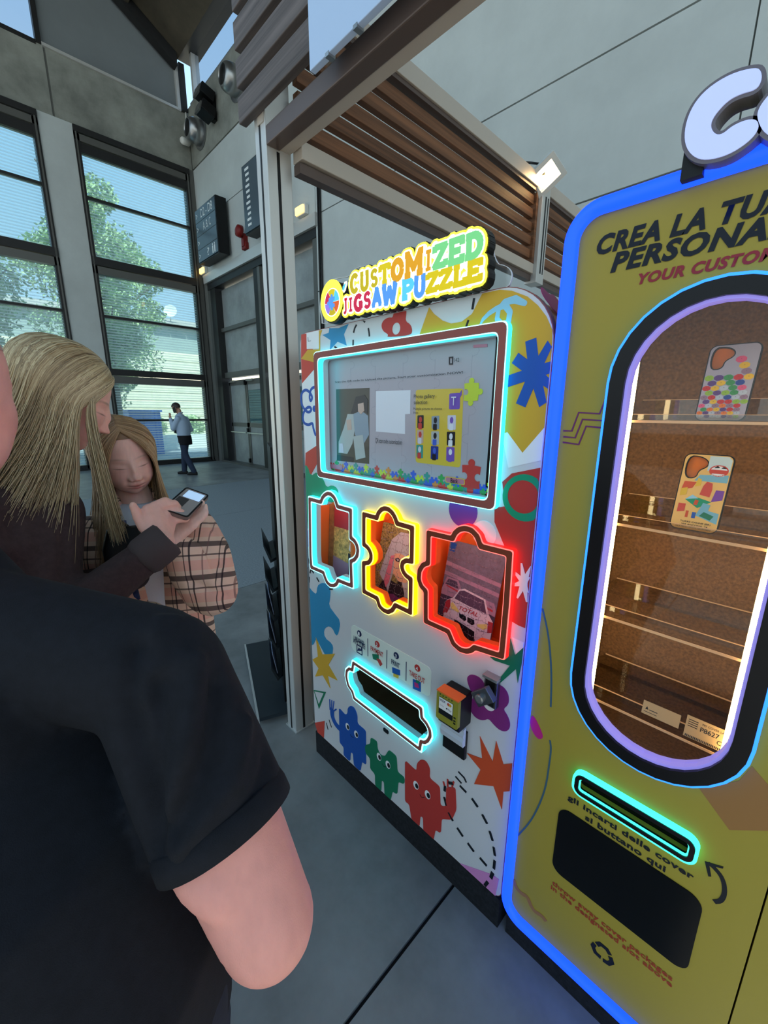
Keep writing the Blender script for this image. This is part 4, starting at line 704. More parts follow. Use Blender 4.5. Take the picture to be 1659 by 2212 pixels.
row('JIGSAW', [(-1.102,1.926),(-1.076,1.923),(-1.049,1.924),(-1.004,1.925),(-0.9688,1.927),(-0.9265,1.928)], [(-1.082,1.881),(-1.056,1.885),(-1.011,1.882),(-0.9755,1.883),(-0.9287,1.883),(-0.8676,1.879)], ['sg_crim']*4+['sg_sky']*2)
row('PUZZLE', [(-0.8493,1.927),(-0.8044,1.927),(-0.7631,1.926),(-0.7204,1.925),(-0.6801,1.925),(-0.6386,1.925)], [(-0.8069,1.881),(-0.7664,1.879),(-0.7243,1.881),(-0.6821,1.881),(-0.64,1.88),(-0.5983,1.881)], ['sg_cy', 'sg_sky', 'sg_yel', 'sg_yel', 'sg_yel', 'sg_yel'])
# round emblem at the left of the sign
bc = [(-1.16,1.926)][0]
prism('emblem_back', [(bc[0]+p[0]*1.08, bc[1]+p[1]*1.08) for p in circ(0, 0, .056, 28, .058)], -.03, -.002, 'sign_black', jn, FS); prism('emblem_halo', circ(bc[0]-.004, bc[1]+.006, .058, 28, .062), 0, .002, 'sign_yellow', jn, FS); prism('emblem_disc', circ(bc[0], bc[1], .040, 28, .042), .002, .003, 'sign_white', jn, FS)
for i, m_ in enumerate(('sg_crim', 'sg_yel', 'sg_cy', 'sg_or_', 'sg_gold', 'sg_lil')):
    a_ = R(180-60*i); prism('emblem_piece', [bc]+[(bc[0]+.037*math.cos(a_-R(58)*k/6), bc[1]+.039*math.sin(a_-R(58)*k/6)) for k in range(7)], .003, .0036, m_, jn, FS)
prism('emblem_piece', jig(bc[0], bc[1], .015, [1, -1, 1, 1]), .0036, .0044, 'sg_sky', jn, FS)
prism('pencil_mark', [(-1.106,1.951),(-1.096,1.973),(-1.084,1.974),(-1.083,1.967),(-1.091,1.948),(-1.1,1.943)], .002, .003, 'sign_white', jn, FS); prism('pencil_mark', [(-1.106,1.951),(-1.103,1.962),(-1.092,1.969),(-1.089,1.967),(-1.097,1.951)], .003, .0036, 'sg_cy', jn, FS)
# clear acrylic backing with pale edge
ac_ = chaikin([(-1.278,1.876),(-1.277,1.902),(-1.289,1.936),(-1.273,1.976),(-1.219,2.014),(-1.17,2.009),(-1.12,2.003),(-1.101,2.02),(-1.055,2.02),(-1.03,2.008),(-0.9944,1.997),(-0.9254,2.007),(-0.8752,2.005),(-0.8258,2.004)]+[(-0.6763,2.021),(-0.6157,1.997),(-0.5983,1.978),(-0.6,1.949),(-0.5837,1.919),(-0.5678,1.915),(-0.5494,1.902),(-0.5433,1.885),(-0.5536,1.86),(-0.645,1.875),(-0.7379,1.876),(-0.9017,1.881)], 2)
prism('acrylic_back', ac_, -.045, -.041, 'acrylic', jn, FS); prism('acrylic_edge', [offset(ac_, .0006), offset(ac_, -.0006)], -.0455, -.0405, 'p_white', jn, FS)
# machine's right cheek print
sd = prism('side_flower_print', chaikin([(0, 0), (.03, .01), (.05, .04), (.03, .07), (0, .06), (-.03, .08), (-.05, .05), (-.03, .02)], 2), 0, .001, 'p_magenta', jm, frame3((x1-.03, 1.02, 1.80), (0, 1, 0), (-.6, 0, 1)))

# ---------------------------------------------------------------- phone-case machine
M('case_yellow', (166, 148, 56), .45, vary=(.6, .02)); M('case_brown', (158, 112, 62), .5); neon('neon_blue', (18, 64, 255), 2.4); neon('neon_blue_ring', (40, 120, 255), 2.2); M('ring_black', (14, 14, 18), .35); neon('lilac_glow', (150, 140, 230), .55)
M('inner_brown', (128, 90, 54), .7, vary=(160, .18)); neon('led_strip', (255, 222, 160), 11); neon('neon_mint', (60, 240, 205), 2.2); M('ink_navy', (18, 24, 34), .5); M('ink_wine', (146, 42, 52), .5); M('ink_rust', (160, 62, 36), .5); M('ink_plum', (112, 44, 92), .5); M('ink_teal', (62, 96, 110), .5); M('black_gloss', (8, 9, 11), .15); M('sign_face', (190, 200, 240), .4, emit=.42, ecol=(190, 204, 255)); M('sign_side', (112, 106, 114), .4)
pm = thing('phone_case_vending_machine', (-.02, 1.28, 0), 'mustard yellow phone-case vending machine edged in blue neon tubing', 'vending machine')
X0, X1, Z0, Z1 = -.408, .46, .118, 1.968
o2 = rrect(X0, X1, Z0, Z1, .055, 10)
wx0, wx1, wz0, wz1 = -.284, .007, .846, 1.784     # centre line of the black window ring
def stadium(a, b, c, d, n=16):
    r = (b-a)/2; cx = (a+b)/2
    return [(cx+r*math.cos(R(180+180*i/n)), c+r+r*math.sin(R(180+180*i/n))) for i in range(n+1)]+[(cx+r*math.cos(R(180*i/n)), d-r+r*math.sin(R(180*i/n))) for i in range(n+1)]
hole = stadium(wx0+.012, wx1-.012, wz0+.012, wz1-.012)
lp = [p for p in o2]
SX = .088
left = [rrect(X0, SX-.0015, Z0, Z1, (.055, 0.0005, 0.0005, .055), 8), hole]
slot_r = rrect(-.258, -.026, .682, .726, .010)
left.append(slot_r)
f2 = prism('front_panel', left, -.016, 0, 'case_yellow', pm); prism('front_panel', rrect(SX+.0015, X1, Z0, Z1, (.0005, .055, .055, .0005), 8), -.016, 0, 'case_yellow', pm)
s2 = rrect(X0+.012, X1-.012, Z0-.0, Z1-.012, .04, 8)
prism('cabinet_shell', [s2, offset(s2, -.012)], -.66, -.018, 'case_yellow', pm); prism('cabinet_back', s2, -.68, -.66, 'cabinet_dark', pm)
bx('plinth', (X0+.0, .945, 0), (X1, 1.58, .11), 'plinth', pm)
tb('neon_tube', [(p[0], .925, p[1]) for p in offset(o2, -.002)], .0145, 'neon_blue', pm, 12, True)
prism('neon_backing', [offset(o2, .010), offset(o2, -.012)], -.02, -.004, 'ring_black', pm)
ring = stadium(wx0, wx1, wz0, wz1)
rg = prism('window_ring', [offset(ring, .014), offset(ring, -.013)], 0, .020, 'ring_black', pm)
prism('neon_ring', [offset(ring, .0195), offset(ring, .0141)], 0, .017, 'neon_blue_ring', rg); prism('glow_lip', [offset(ring, -.0131), offset(ring, -.0185)], -.014, .012, 'lilac_glow', rg)
prism('glass_pane', offset(ring, -.0185), -.004, -.002, 'clear_glass', rg)
# display cavity
cx0, cx1, cz0, cz1, cy = -.315, .045, .80, 1.83, 1.17
bm = bmesh.new()
box(bm, (cx0-.006, .95, cz0), (cx0, cy, cz1)); box(bm, (cx1, .95, cz0), (cx1+.006, cy, cz1)); box(bm, (cx0, .95, cz0-.006), (cx1, cy, cz0)); box(bm, (cx0, .95, cz1), (cx1, cy, cz1+.006)); box(bm, (cx0, cy, cz0), (cx1, cy+.006, cz1))
cv = obj('display_cavity', bm, 'inner_brown', pm)
for x in (-.277, -.016): tb('led_strip', [(x, .995, .885), (x, .995, 1.70)], .0055, 'led_strip', cv, 8)
def shelf(z, tall):
    s_ = bx('shelf', (cx0+.004, 1.0, z-.005), (cx1-.004, cy-.002, z), 'acrylic', cv)
    bx('shelf_edge', (cx0+.004, .998, z-.005), (cx1-.004, 1.0, z+.0005), M('edge_glow', (216, 168, 120), .4, emit=.22), s_)
    bx('shelf_lip', (cx0+.03, 1.035, z), (cx1-.03, 1.038, z+.012), 'acrylic', s_); bx('lip_edge', (cx0+.03, 1.0345, z+.012), (cx1-.03, 1.0385, z+.0128), 'edge_glow', s_)
    prism('shelf_back', [(cx0+.006, z), (cx1-.006, z), (cx1-.006, z+.03), (cx1-.02, z+.045), (cx0+.02, z+.045), (cx0+.006, z+.03)], 0, .003, 'acrylic', s_, FR(1.15)); bx('back_edge', (cx0+.02, 1.146, z+.0445), (cx1-.02, 1.151, z+.0455), 'edge_glow', s_)
    return s_
shz = [1.568, 1.343, 1.117, .894]
for z in shz: shelf(z, True)
# phone cases
def phone_case(o, U, V, w, h, label, body):
    t = thing('phone_case', o, label, 'phone case', 'sample phone cases on the shelves'); f = frame3(o, U, V)
    sh_ = rrect(0, w, 0, h, w*.14); cut = chaikin([(w*.08, h*.70), (w*.30, h*.70), (w*.32, h*.80), (w*.50, h*.86), (w*.48, h*.92), (w*.32, h*.965), (w*.08, h*.965)], 2)
    c_ = prism('case_shell', [offset(sh_, .002), offset(cut, .001)], 0, .008, 'black_plastic', t, f); prism('case_inside', offset(sh_, -.003), 0, .002, M('case_orange', (226, 118, 44), .5), t, f)
    b = prism('case_print', [sh_, offset(cut, .003)], .008, .0085, body, c_, f)
    return t, f, c_
M('umb_bg', (176, 172, 186), .5)
UM = [M('umb_%d' % i, c_, .5) for i, c_ in enumerate(((206, 36, 40), (238, 190, 40), (236, 120, 40), (150, 190, 60), (60, 150, 80), (40, 70, 150), (230, 90, 130), (190, 200, 210), (96, 60, 130), (150, 120, 140)))]
t, f, c_ = phone_case((-.171, 1.054, 1.5695), (1, -.04, 0), (.03, .10, 1), .075, .140, 'phone case printed with rows of colourful umbrellas, on the top shelf', 'umb_bg')
random.seed(11)
z = .007
for r_ in range(13):
    s_ = .0046+.00034*r_; cx = s_*(1.0 if r_ % 2 else 1.9)
    while cx+s_ < .0755 and z+s_ < .139:
        if not (cx-s_ < .040 and z+s_ > .096): prism('umbrella_print', [(cx+s_*math.cos(R(45*k+22)), z+s_*.74*math.sin(R(45*k+22))) for k in range(8)], .0085, .009, UM[random.randint(0, 9)], c_, f); prism('umbrella_print', circ(cx, z+s_*.1, .0006, 6), .009, .0093, 'black_plastic', c_, f)
        cx += s_*1.95
    z += s_*1.36
M('rod_sand', (236, 190, 110), .5); M('rod_sky', (200, 220, 222), .5); M('rod_sea', (120, 180, 200), .5)
t, f, c_ = phone_case((-.182, 1.054, 1.3445), (1, -.04, 0), (.03, .10, 1), .079, .156, 'phone case printed with a beach fairground and a rodeo badge, on the second shelf', 'rod_sand')
def rp(pts, m_, ly=1): return prism('beach_print', [[(p[0]*.079, p[1]*.156) for p in pts]], .0085, .0085+.0003*ly, m_, c_, f)
rp([(.52, .80), (.98, .80), (.98, .95), (.90, .99), (.52, .99)], 'rod_sky'); rp([(.30, .66), (.98, .66), (.98, .76), (.40, .74)], 'rod_sea', 1.4)
rp([(p[0]/.079, p[1]/.156) for p in circ(.060, .126, .015, 20, .011)], 'p_white', 2); prism('badge_print', [circ(.060, .126, .0155, 20, .0115), circ(.060, .126, .0135, 20, .0095)], .0085, .0094, 'p_red', c_, f)
rp([(.58, .77), (.94, .77), (.94, .82), (.58, .82)], 'p_red', 3.2); text('RODEO', .050, .1155, .070, .1200, 'p_white', c_, .0098, f, .01); rp([(.66, .85), (.72, .87), (.76, .855), (.76, .845), (.66, .84)], 'p_black', 3); rp([(.80, .845), (.86, .875), (.90, .85), (.90, .84), (.80, .84)], 'p_black', 3)
rp([(.48, .48), (.52, .60), (.58, .66), (.70, .64), (.72, .56), (.70, .46)], 'p_red', 2); rp([(.06, .52), (.30, .56), (.36, .64), (.10, .64)], 'p_orange', 2); rp([(.20, .40), (.46, .44), (.76, .40), (.50, .30)], 'p_green', 2); rp([(.20, .40), (.34, .47), (.48, .43)], 'p_sky', 2.4); rp([(.75, .40), (.97, .44), (.97, .56), (.80, .56)], 'p_violet', 2); rp([(.56, .30), (.74, .28), (.76, .36), (.60, .38)], 'rod_sea', 3); rp([(.5, .2), (.97, .12), (.97, .26), (.56, .30)], 'rod_sea', 2); rp([(.58, .20), (.82, .16), (.88, .22), (.66, .26)], 'p_dkgreen', 3); rp([(.08, .22), (.24, .24), (.24, .34), (.08, .34)], 'p_red', 3); rp([(.28, .16), (.34, .16), (.34, .25), (.28, .25)], 'p_orange', 3); rp([(.42, .16), (.50, .16), (.50, .24), (.42, .24)], 'p_royal', 3); rp([(.40, .34), (.48, .34), (.50, .40), (.42, .41)], 'p_orange', 3); rp([(.34, .58), (.46, .60), (.46, .68), (.38, .70)], 'p_yellow', 3); rp([(.06, .44), (.2, .46), (.2, .56), (.06, .54)], 'p_yellow', 2.5)
text('TORRE CANNE (BR)', .016, .0135, .068, .0180, 'p_black', c_, .0096, f, .01); text('VIA ANCONA, 24', .019, .0080, .064, .0122, 'p_black', c_, .0096, f, .01); text('SALA FESTE - GIOCHI PER BAMBINI', .010, .0035, .070, .0062, 'p_black', c_, .0096, f)
# labels lying on the lowest shelf
M('kraft', (206, 170, 120), .6)
f9 = frame3((-.168, 1.006, .908), (1, 0, 0), (0, .3, 1)); t = thing('paper_label', (-.168, 1.006, .908), 'small kraft label propped at the middle of the lowest shelf', 'label', 'labels on the lowest shelf')
prism('label_card', rrect(0, .072, 0, .030), 0, .001, 'kraft', t, f9); prism('label_mark', [(.006, .012), (.012, .012), (.009, .019)], .001, .0013, 'p_black', t, f9); prism('label_mark', rrect(.014, .030, .012, .0135), .001, .0013, 'p_black', t, f9); prism('label_mark', rrect(.004, .030, .006, .007), .001, .0013, 'p_black', t, f9)
f9 = frame3((-.086, 1.004, .900), (1, 0, 0), (0, .3, 1)); t = thing('paper_label', (-.086, 1.004, .900), 'kraft label printed P8627 at the right end of the lowest shelf', 'label', 'labels on the lowest shelf')
prism('label_card', rrect(0, .074, 0, .046), 0, .001, 'kraft', t, f9); text('P8627', .026, .022, .058, .032, 'p_black', t, .0014, f9, .01); text('MY COVER LAB', .028, .036, .068, .0405, 'p_black', t, .0014, f9); text('CE', .056, .011, .071, .020, 'p_black', t, .0014, f9)
for i in range(24): prism('bar_mark', rrect(.003+.0028*i, .0045+.0028*i, .001, .006), .001, .0013, 'p_black', t, f9)
for i in range(4): prism('label_mark', rrect(.004, .021, .024+.0045*i, .0255+.0045*i), .001, .0013, 'p_black', t, f9)
# reject slot and dark hatch
sl_ = rrect(-.262, -.022, .676, .732, .018); rs = prism('slot_neon_frame', [offset(sl_, .006), offset(sl_, .0005)], 0, .014, 'neon_mint', pm)
prism('slot_strip', [sl_, offset(sl_, -.0095)], 0, .016, 'ring_black', rs); prism('slot_inner_glow', [offset(sl_, -.0096), offset(sl_, -.0120)], .008, .013, 'neon_mint', rs); bx('slot_shutter', (-.27, .949, .67), (-.015, .953, .74), 'black_gloss', pm)
prism('dark_hatch', rrect(-.293, .009, .386, .597, .028), 0, .002, 'black_gloss', pm)
# print on the panel
def yt(s, q, mat, fat=.02, shear=0, w=.0012): (a, b), (c, d_) = q; return text(s, a, b, c, d_, mat, f2, w, None, fat, shear, 'printed_text', 1+fat*2.2)
yt('CREA LA TUA', [(-.358, 1.882), (-.083, 1.917)], 'ink_navy', .045, .22); yt('PERSONALIZZA', [(-.328, 1.845), (.040, 1.880)], 'ink_navy', .045, .22); yt('YOUR CUSTOM COVER', [(-.277, 1.815), (.010, 1.834)], 'ink_wine', .045, .22)
yt('gli incarti delle cover', [(-0.2767,0.6247),(-0.0151,0.6454)], 'ink_navy', .035); yt('si buttano qui', [(-0.2313,0.599),(-0.0618,0.62)], 'ink_navy', .035)
yt('throw away cover packages', [(-0.2865,0.3305),(-0.0107,0.3503)], 'ink_rust', .03); yt('in the designated slot above', [(-0.2884,0.3134),(-0.0088,0.3324)], 'ink_rust', .03)
CNT[0] = 0
def yp(nm, pts, ly, m_): return decal(nm, pts, ly+step(), m_, f2)
for dz in (0, 1, 2):
    pts = ([(-0.3859,1.544),(-0.3675,1.544),(-0.3573,1.583),(-0.315,1.581),(-0.3039,1.62),(-0.2954,1.619)], [(-0.3845,1.531),(-0.3586,1.53),(-0.3478,1.569),(-0.3066,1.567),(-0.2954,1.61)], [(-0.3844,1.519),(-0.3497,1.516),(-0.3388,1.555),(-0.2967,1.552),(-0.2899,1.565)])[dz]; yp('zigzag_print', ribbon(pts, .0035), 2+.2*dz, 'ink_plum')
yp('line_print', ribbon(chaikin([(-0.3365,0.7666),(-0.3308,0.7433),(-0.3314,0.6954),(-0.3327,0.6225),(-0.3454,0.5485),(-0.3642,0.4774),(-0.3933,0.4068)], 2, False), .0042), 2, 'ink_teal'); yp('line_print', ribbon(chaikin([(-0.3907,1.115),(-0.3709,1.058),(-0.3576,0.9923),(-0.3494,0.9332),(-0.3442,0.8613)][:], 2, False), .0042), 2, 'ink_teal')
yp('squiggle_print', ribbon(chaikin([(-0.3927,0.2429),(-0.383,0.2217),(-0.3646,0.2162),(-0.3479,0.225),(-0.336,0.2039),(-0.3229,0.1938),(-0.3021,0.202),(-0.2896,0.1949)], 2, False), .012), 2, 'case_brown')
yp('brown_print', [(-0.0372,0.8477),(0.0185,0.7926),(0.0754,0.8414),(0.0775,0.9053),(0.0266,0.9488),(0.0148,0.907)], 1, 'case_brown')
yp('magenta_print', chaikin([(-0.3936,0.7977),(-0.3857,0.8157),(-0.3584,0.777),(-0.3536,0.7615),(-0.3674,0.7488),(-0.3885,0.7687)], 2), 2, 'p_magenta')
yp('arrow_print', ribbon(chaikin([(0.0225,0.6112),(0.0324,0.6234),(0.0347,0.6496),(0.0263,0.679),(0.0089,0.6911),(0.0009,0.6918)], 2, False), .008), 2, 'ink_navy'); yp('arrow_print', [(-0.0048,0.6912),(0.0233,0.7046),(0.023,0.7001),(0.003,0.6887),(0.0097,0.6655),(0.0055,0.662)], 2.4, 'ink_navy')
rc_ = Vector([(-0.1477,0.2515)][0])
for k in range(3):
    a0 = R(90+120*k); d1 = Vector((math.cos(a0), math.sin(a0))); tg = Vector((-d1.y, d1.x)); c0 = rc_+d1*.020
    yp('recycle_print', [tuple(c0+tg*.020+d1*-.006), tuple(c0+tg*.010+d1*.007), tuple(c0-tg*.010+d1*.007), tuple(c0-tg*.020-d1*.004), tuple(c0-tg*.012-d1*.010), tuple(c0-tg*.005-d1*.003), tuple(c0+tg*.005-d1*.003), tuple(c0+tg*.011-d1*.012)], 2, 'ink_navy')
# lettered sign on top
cs = thing('channel_letter_sign', (-.1, .90, 1.97), 'big rounded white glowing letters CO on the yellow machine', 'sign')
FS2 = FR(.905)
def chan(pts, holes=()):
    lp_ = [chaikin(pts, 2)]+[chaikin(h_, 2) for h_ in holes]
    prism('letter_side', [offset(lp_[0], .005)]+[offset(h_, -.004) for h_ in lp_[1:]], -.02, .016, 'sign_side', cs, FS2); prism('letter_face', lp_, .016, .018, 'sign_face', cs, FS2)
chan([(-0.1468,2.066),(-0.1396,2.057),(-0.1378,2.046),(-0.1422,2.037),(-0.1596,2.04),(-0.175,2.038),(-0.1892,2.025),(-0.1919,2.013),(-0.1841,1.999),(-0.1743,1.995),(-0.1632,2.002),(-0.146,2.003),(-0.1337,1.997),(-0.1307,1.984),(-0.1409,1.972),(-0.1632,1.964),(-0.1908,1.967),(-0.209,1.979),(-0.2227,2),(-0.2261,2.027),(-0.2197,2.051),(-0.2038,2.066),(-0.1764,2.072)])
chan([(-0.1273,2.024),(-0.136,2.011),(-0.1349,1.998),(-0.1227,1.975),(-0.0982,1.957),(-0.0746,1.958),(-0.0619,1.978),(-0.0691,2.01),(-0.0876,2.033),(-0.1087,2.039)], [[(-0.1165,2.003),(-0.1136,1.986),(-0.1015,1.977),(-0.0886,1.982),(-0.0883,1.999),(-0.1007,2.012)]])
for x in (-.225, -.10): bx('sign_bracket', (x, .90, 1.955), (x+.03, .96, 2.0), 'black_plastic', cs)

# ---------------------------------------------------------------- people
def cone(bm, p0, r0, p1, r1, n=16):
    p0, p1 = Vector(p0), Vector(p1)
    k = 6; pts = [p0.lerp(p1, i/k) for i in range(k+1)]; tube(bm, pts, [r0+(r1-r0)*i/k for i in range(k+1)], n)
    for p, r in ((p0, r0), (p1, r1)): bmesh.ops.create_icosphere(bm, subdivisions=2, radius=r*1.0, matrix=Matrix.Translation(p))
def limb(bm, pts, rad, n=16):
    for i in range(len(pts)-1): cone(bm, pts[i], rad[i], pts[i+1], rad[i+1], n)
def ell(bm, c, ax, sub=3):
    r = bmesh.ops.create_icosphere(bm, subdivisions=sub, radius=1); c = Vector(c); A = [Vector(a) for a in ax]
    for v in r['verts']: v.co = c+A[0]*v.co.x+A[1]*v.co.y+A[2]*v.co.z
def loft(bm, rings, n=28, pw=2.4):
    """rings: (centre, side vector, front vector)"""
    R_ = []
    for c, a, b in rings:
        c, a, b = Vector(c), Vector(a), Vector(b); q = []
        for k in range(n):
            t = 2*math.pi*k/n; cs, sn = math.cos(t), math.sin(t)
            q.append(bm.verts.new(c+a*(abs(cs)**(2/pw))*(1 if cs > 0 else -1)+b*(abs(sn)**(2/pw))*(1 if sn > 0 else -1)))
        R_.append(q)
    for i in range(len(R_)-1):
        for k in range(n): bm.faces.new((R_[i][k], R_[i][(k+1) % n], R_[i+1][(k+1) % n], R_[i+1][k]))
    bm.faces.new(R_[0][::-1]); bm.faces.new(R_[-1])
def fuse(name, bm, voxel, smooth, mat, parent, folds=(), extra=None):
    bmesh.ops.recalc_face_normals(bm, faces=bm.faces)
    me = bpy.data.meshes.new(name); bm.to_mesh(me); bm.free(); o = bpy.data.objects.new('tmp', me); C.objects.link(o)
    m = o.modifiers.new('r', 'REMESH'); m.mode = 'VOXEL'; m.voxel_size = voxel; m.adaptivity = 0
    s_ = o.modifiers.new('s', 'SMOOTH'); s_.iterations = smooth; s_.factor = .5
    dg = bpy.context.evaluated_depsgraph_get(); me2 = bpy.data.meshes.new_from_object(o.evaluated_get(dg)); bpy.data.objects.remove(o); me2.name = name
    if folds:
        me2.update(); bvh = BVHTree.FromPolygons([v.co.copy() for v in me2.vertices], [tuple(p.vertices) for p in me2.polygons]); eye = Vector((0, 0, 1.58)); snap = []
        for (pl_, amp, sg) in folds:      # lay each fold on the cloth surface nearest its guide
            q_ = []
            for p in pl_:
                h_ = bvh.ray_cast(eye, (p-eye).normalized()); q_.append(h_[0] if h_[0] is not None else bvh.find_nearest(p)[0])
            snap.append((q_, amp, sg))
        folds = snap; nrms = [v.normal.copy() for v in me2.vertices]; cos_ = [v.co.copy() for v in me2.vertices]; new = []
        for vco, nrm in zip(cos_, nrms):
            d_ = 0
            for (pl_, amp, sg) in folds:
                best = 9
                for i in range(len(pl_)-1):
                    a, b = pl_[i], pl_[i+1]; ab = b-a; t_ = max(0, min(1, (vco-a).dot(ab)/ab.length_squared)); best = min(best, (vco-a-ab*t_).length)
                if best < sg*3: d_ += amp*math.exp(-(best/sg)**2)
            new.extend(vco+nrm*d_)
        me2.vertices.foreach_set('co', new); me2.update()
    ob = link(name, me2, mat, parent, True)
    return ob
def skin_mat(name, base, lip, dark):
    m = M(name, base, .5, spec=.35, sss=.25); n = m.node_tree.nodes; l = m.node_tree.links; b = n['Principled BSDF']
    at = n.new('ShaderNodeAttribute'); at.attribute_name = 'tint'; sp = n.new('ShaderNodeSeparateColor'); l.new(at.outputs['Color'], sp.inputs[0])
    nz = n.new('ShaderNodeTexNoise'); nz.inputs['Scale'].default_value = 35; nz.inputs['Detail'].default_value = 5
    r0 = n.new('ShaderNodeValToRGB'); r0.color_ramp.elements[0].color = lin(tuple(v*.93 for v in base)); r0.color_ramp.elements[1].color = lin(tuple(min(255, v*1.04) for v in base)); l.new(nz.outputs[0], r0.inputs[0])
    m1 = n.new('ShaderNodeMix'); m1.data_type = 'RGBA'; l.new(sp.outputs[0], m1.inputs[0]); l.new(r0.outputs[0], m1.inputs[6]); m1.inputs[7].default_value = lin(lip)
    m2 = n.new('ShaderNodeMix'); m2.data_type = 'RGBA'; l.new(sp.outputs[1], m2.inputs[0]); l.new(m1.outputs[2], m2.inputs[6]); m2.inputs[7].default_value = lin(dark); l.new(m2.outputs[2], b.inputs['Base Color'])
    bp = n.new('ShaderNodeBump'); bp.inputs['Strength'].default_value = .12; bp.inputs['Distance'].default_value = .002; n2 = n.new('ShaderNodeTexNoise'); n2.inputs['Scale'].default_value = 420; l.new(n2.outputs[0], bp.inputs['Height']); l.new(bp.outputs[0], b.inputs['Normal'])
    return m
skin_mat('skin_woman', (240, 178, 158), (196, 104, 100), (92, 66, 50)); skin_mat('skin_girl', (244, 194, 174), (200, 112, 104), (120, 86, 66)); skin_mat('skin_man', (246, 168, 154), (190, 100, 96), (70, 50, 40)); skin_mat('skin_walker', (186, 140, 116), (120, 70, 62), (50, 36, 30))
def hair_mat(name, dark, mid, light):
    m = M(name, mid, .42, spec=.4); n = m.node_tree.nodes; l = m.node_tree.links; at = n.new('ShaderNodeAttribute'); at.attribute_name = 'tint'; sp = n.new('ShaderNodeSeparateColor'); l.new(at.outputs['Color'], sp.inputs[0])
    r = n.new('ShaderNodeValToRGB'); r.color_ramp.elements[0].color = lin(dark); r.color_ramp.elements[1].color = lin(light); e = r.color_ramp.elements.new(.5); e.color = lin(mid); l.new(sp.outputs[0], r.inputs[0]); l.new(r.outputs[0], n['Principled BSDF'].inputs['Base Color'])
hair_mat('hair_woman', (98, 78, 56), (186, 158, 118), (242, 222, 178)); hair_mat('hair_girl', (112, 84, 58), (172, 136, 98), (212, 178, 132)); hair_mat('hair_dark', (40, 30, 24), (60, 46, 36), (84, 66, 52))
def G2(a, c, a0, c0, sa, sc): return math.exp(-((a-a0)/sa)**2-((c-c0)/sc)**2)
class Head:
    """radial head: origin between the ears at eye height; local axes left (a), forward (b), up (c) in metres"""
    def __init__(s, o, F, U, k=1.0, child=0, lids=1.0):
        s.o = Vector(o); s.F = Vector(F).normalized(); s.L = Vector(U).cross(s.F).normalized(); s.U = s.F.cross(s.L); s.k = k; s.ch = child; s.lids = lids
    def w(s, a, b, c): return s.o+(s.L*a+s.F*b+s.U*c)*s.k
    def base(s, d):
        def ex(ce, ax):
            e = Vector((d.x/ax[0], d.y/ax[1], d.z/ax[2])); f_ = Vector((-ce[0]/ax[0], -ce[1]/ax[1], -ce[2]/ax[2])); A = e.dot(e); B = 2*e.dot(f_); Cc = f_.dot(f_)-1; D = B*B-4*A*Cc
            return (-B+math.sqrt(D))/(2*A) if D > 0 else 0
        ch = s.ch
        r1 = ex((0, -.008, .032), (.074, .095, .090)); r2 = ex((0, .030, -.045+.006*ch), (.055+.006*ch, .058, .066-.004*ch)); r3 = ex((0, .036, -.008), (.060, .056, .06))
        q = 26; rs = [r for r in (r1, r2, r3) if r > 0]; mx = max(rs); return mx+math.log(sum(math.exp((r-mx)*220) for r in rs))/220-.002
    def surf(s, d, off=0): return d*(s.base(d)+off)
    def mesh(s, bm, nu=170, nv=130):
        ch = s.ch; tint = []; rows = []
        for j in range(nv+1):
            v = math.pi*j/nv; row = []
            for i in range(nu):
                # more columns at the front
                u = 2*math.pi*i/nu; u = u-.45*math.sin(u)
                d = Vector((math.sin(v)*math.sin(u), math.sin(v)*math.cos(u), math.cos(v)))
                p = d*s.base(d); a, b, c = p; dr = 0; lip = 0; dk = 0
                if b > .02:
                    m = min(1, (b-.02)/.03); aa = abs(a); ns = 1-.25*ch
                    dr += .011*G2(a, c, 0, -.010, .008, .020)*ns+.0185*G2(a, c, 0, -.034, .0105, .0095)*ns+.0075*G2(aa, c, .0115, -.038, .0055, .006)
                    dr += -.0085*G2(aa, c, .031, .001, .016, .0095)+.0060*G2(aa, c, .031, -.001, .0125, .0075)*s.lids+.0032*G2(aa, c, .028, .019, .02, .006)*(1-.6*ch)
                    dr += .004*G2(aa, c, .040, -.032, .02, .02)+.003*ch*G2(aa, c, .036, -.045, .022, .02)-.003*G2(aa, c, .022, -.050, .006, .012)
                    dr += .0052*G2(a, c, 0, -.0595, .017, .0045)+.0062*G2(a, c, 0, -.0695, .0145, .005)-.0042*G2(a, c, 0, -.0645, .021, .0017)-.0045*G2(a, c, 0, -.079, .02, .005)+.006*G2(a, c, 0, -.094, .017, .012)-.0012*G2(a, c, 0, -.051, .003, .005)
                    lip = max(G2(a, c, 0, -.0605, .0185, .0042), G2(a, c, 0, -.0690, .0165, .0045))*1.1+.30*G2(aa, c, .040, -.028, .02, .016)+.25*G2(a, c, 0, -.034, .012, .01)+.22*G2(aa, c, .030, -.012, .014, .006)
                    lash = G2(aa, c, .0315, -.0065+.05*(aa-.0315)**2*100*.2, .0125, .0013); brow = .62*G2(aa, c, .030, .0205-((aa-.03)/.02)**2*.003, .0165, .0028)*(1-.35*ch); sc_ = .9*G2(a, c, 0, -.0645, .0175, .0010); nos = .9*G2(aa, c, .0065, -.0425, .0035, .0020)
                    dk = max(lash, brow, sc_, nos)
                    dr *= m; lip *= m; dk *= m
                # ears
                p = d*(p.length+dr)
                row.append(bm.verts.new(s.w(*p))); tint.append((min(1, lip), min(1, dk)))
            rows.append(row)
        for j in range(nv):
            for i in range(nu):
                a, b, c, d_ = rows[j][i], rows[j][(i+1) % nu], rows[j+1][(i+1) % nu], rows[j+1][i]
                bm.faces.new((a, b, c, d_))
        return tint
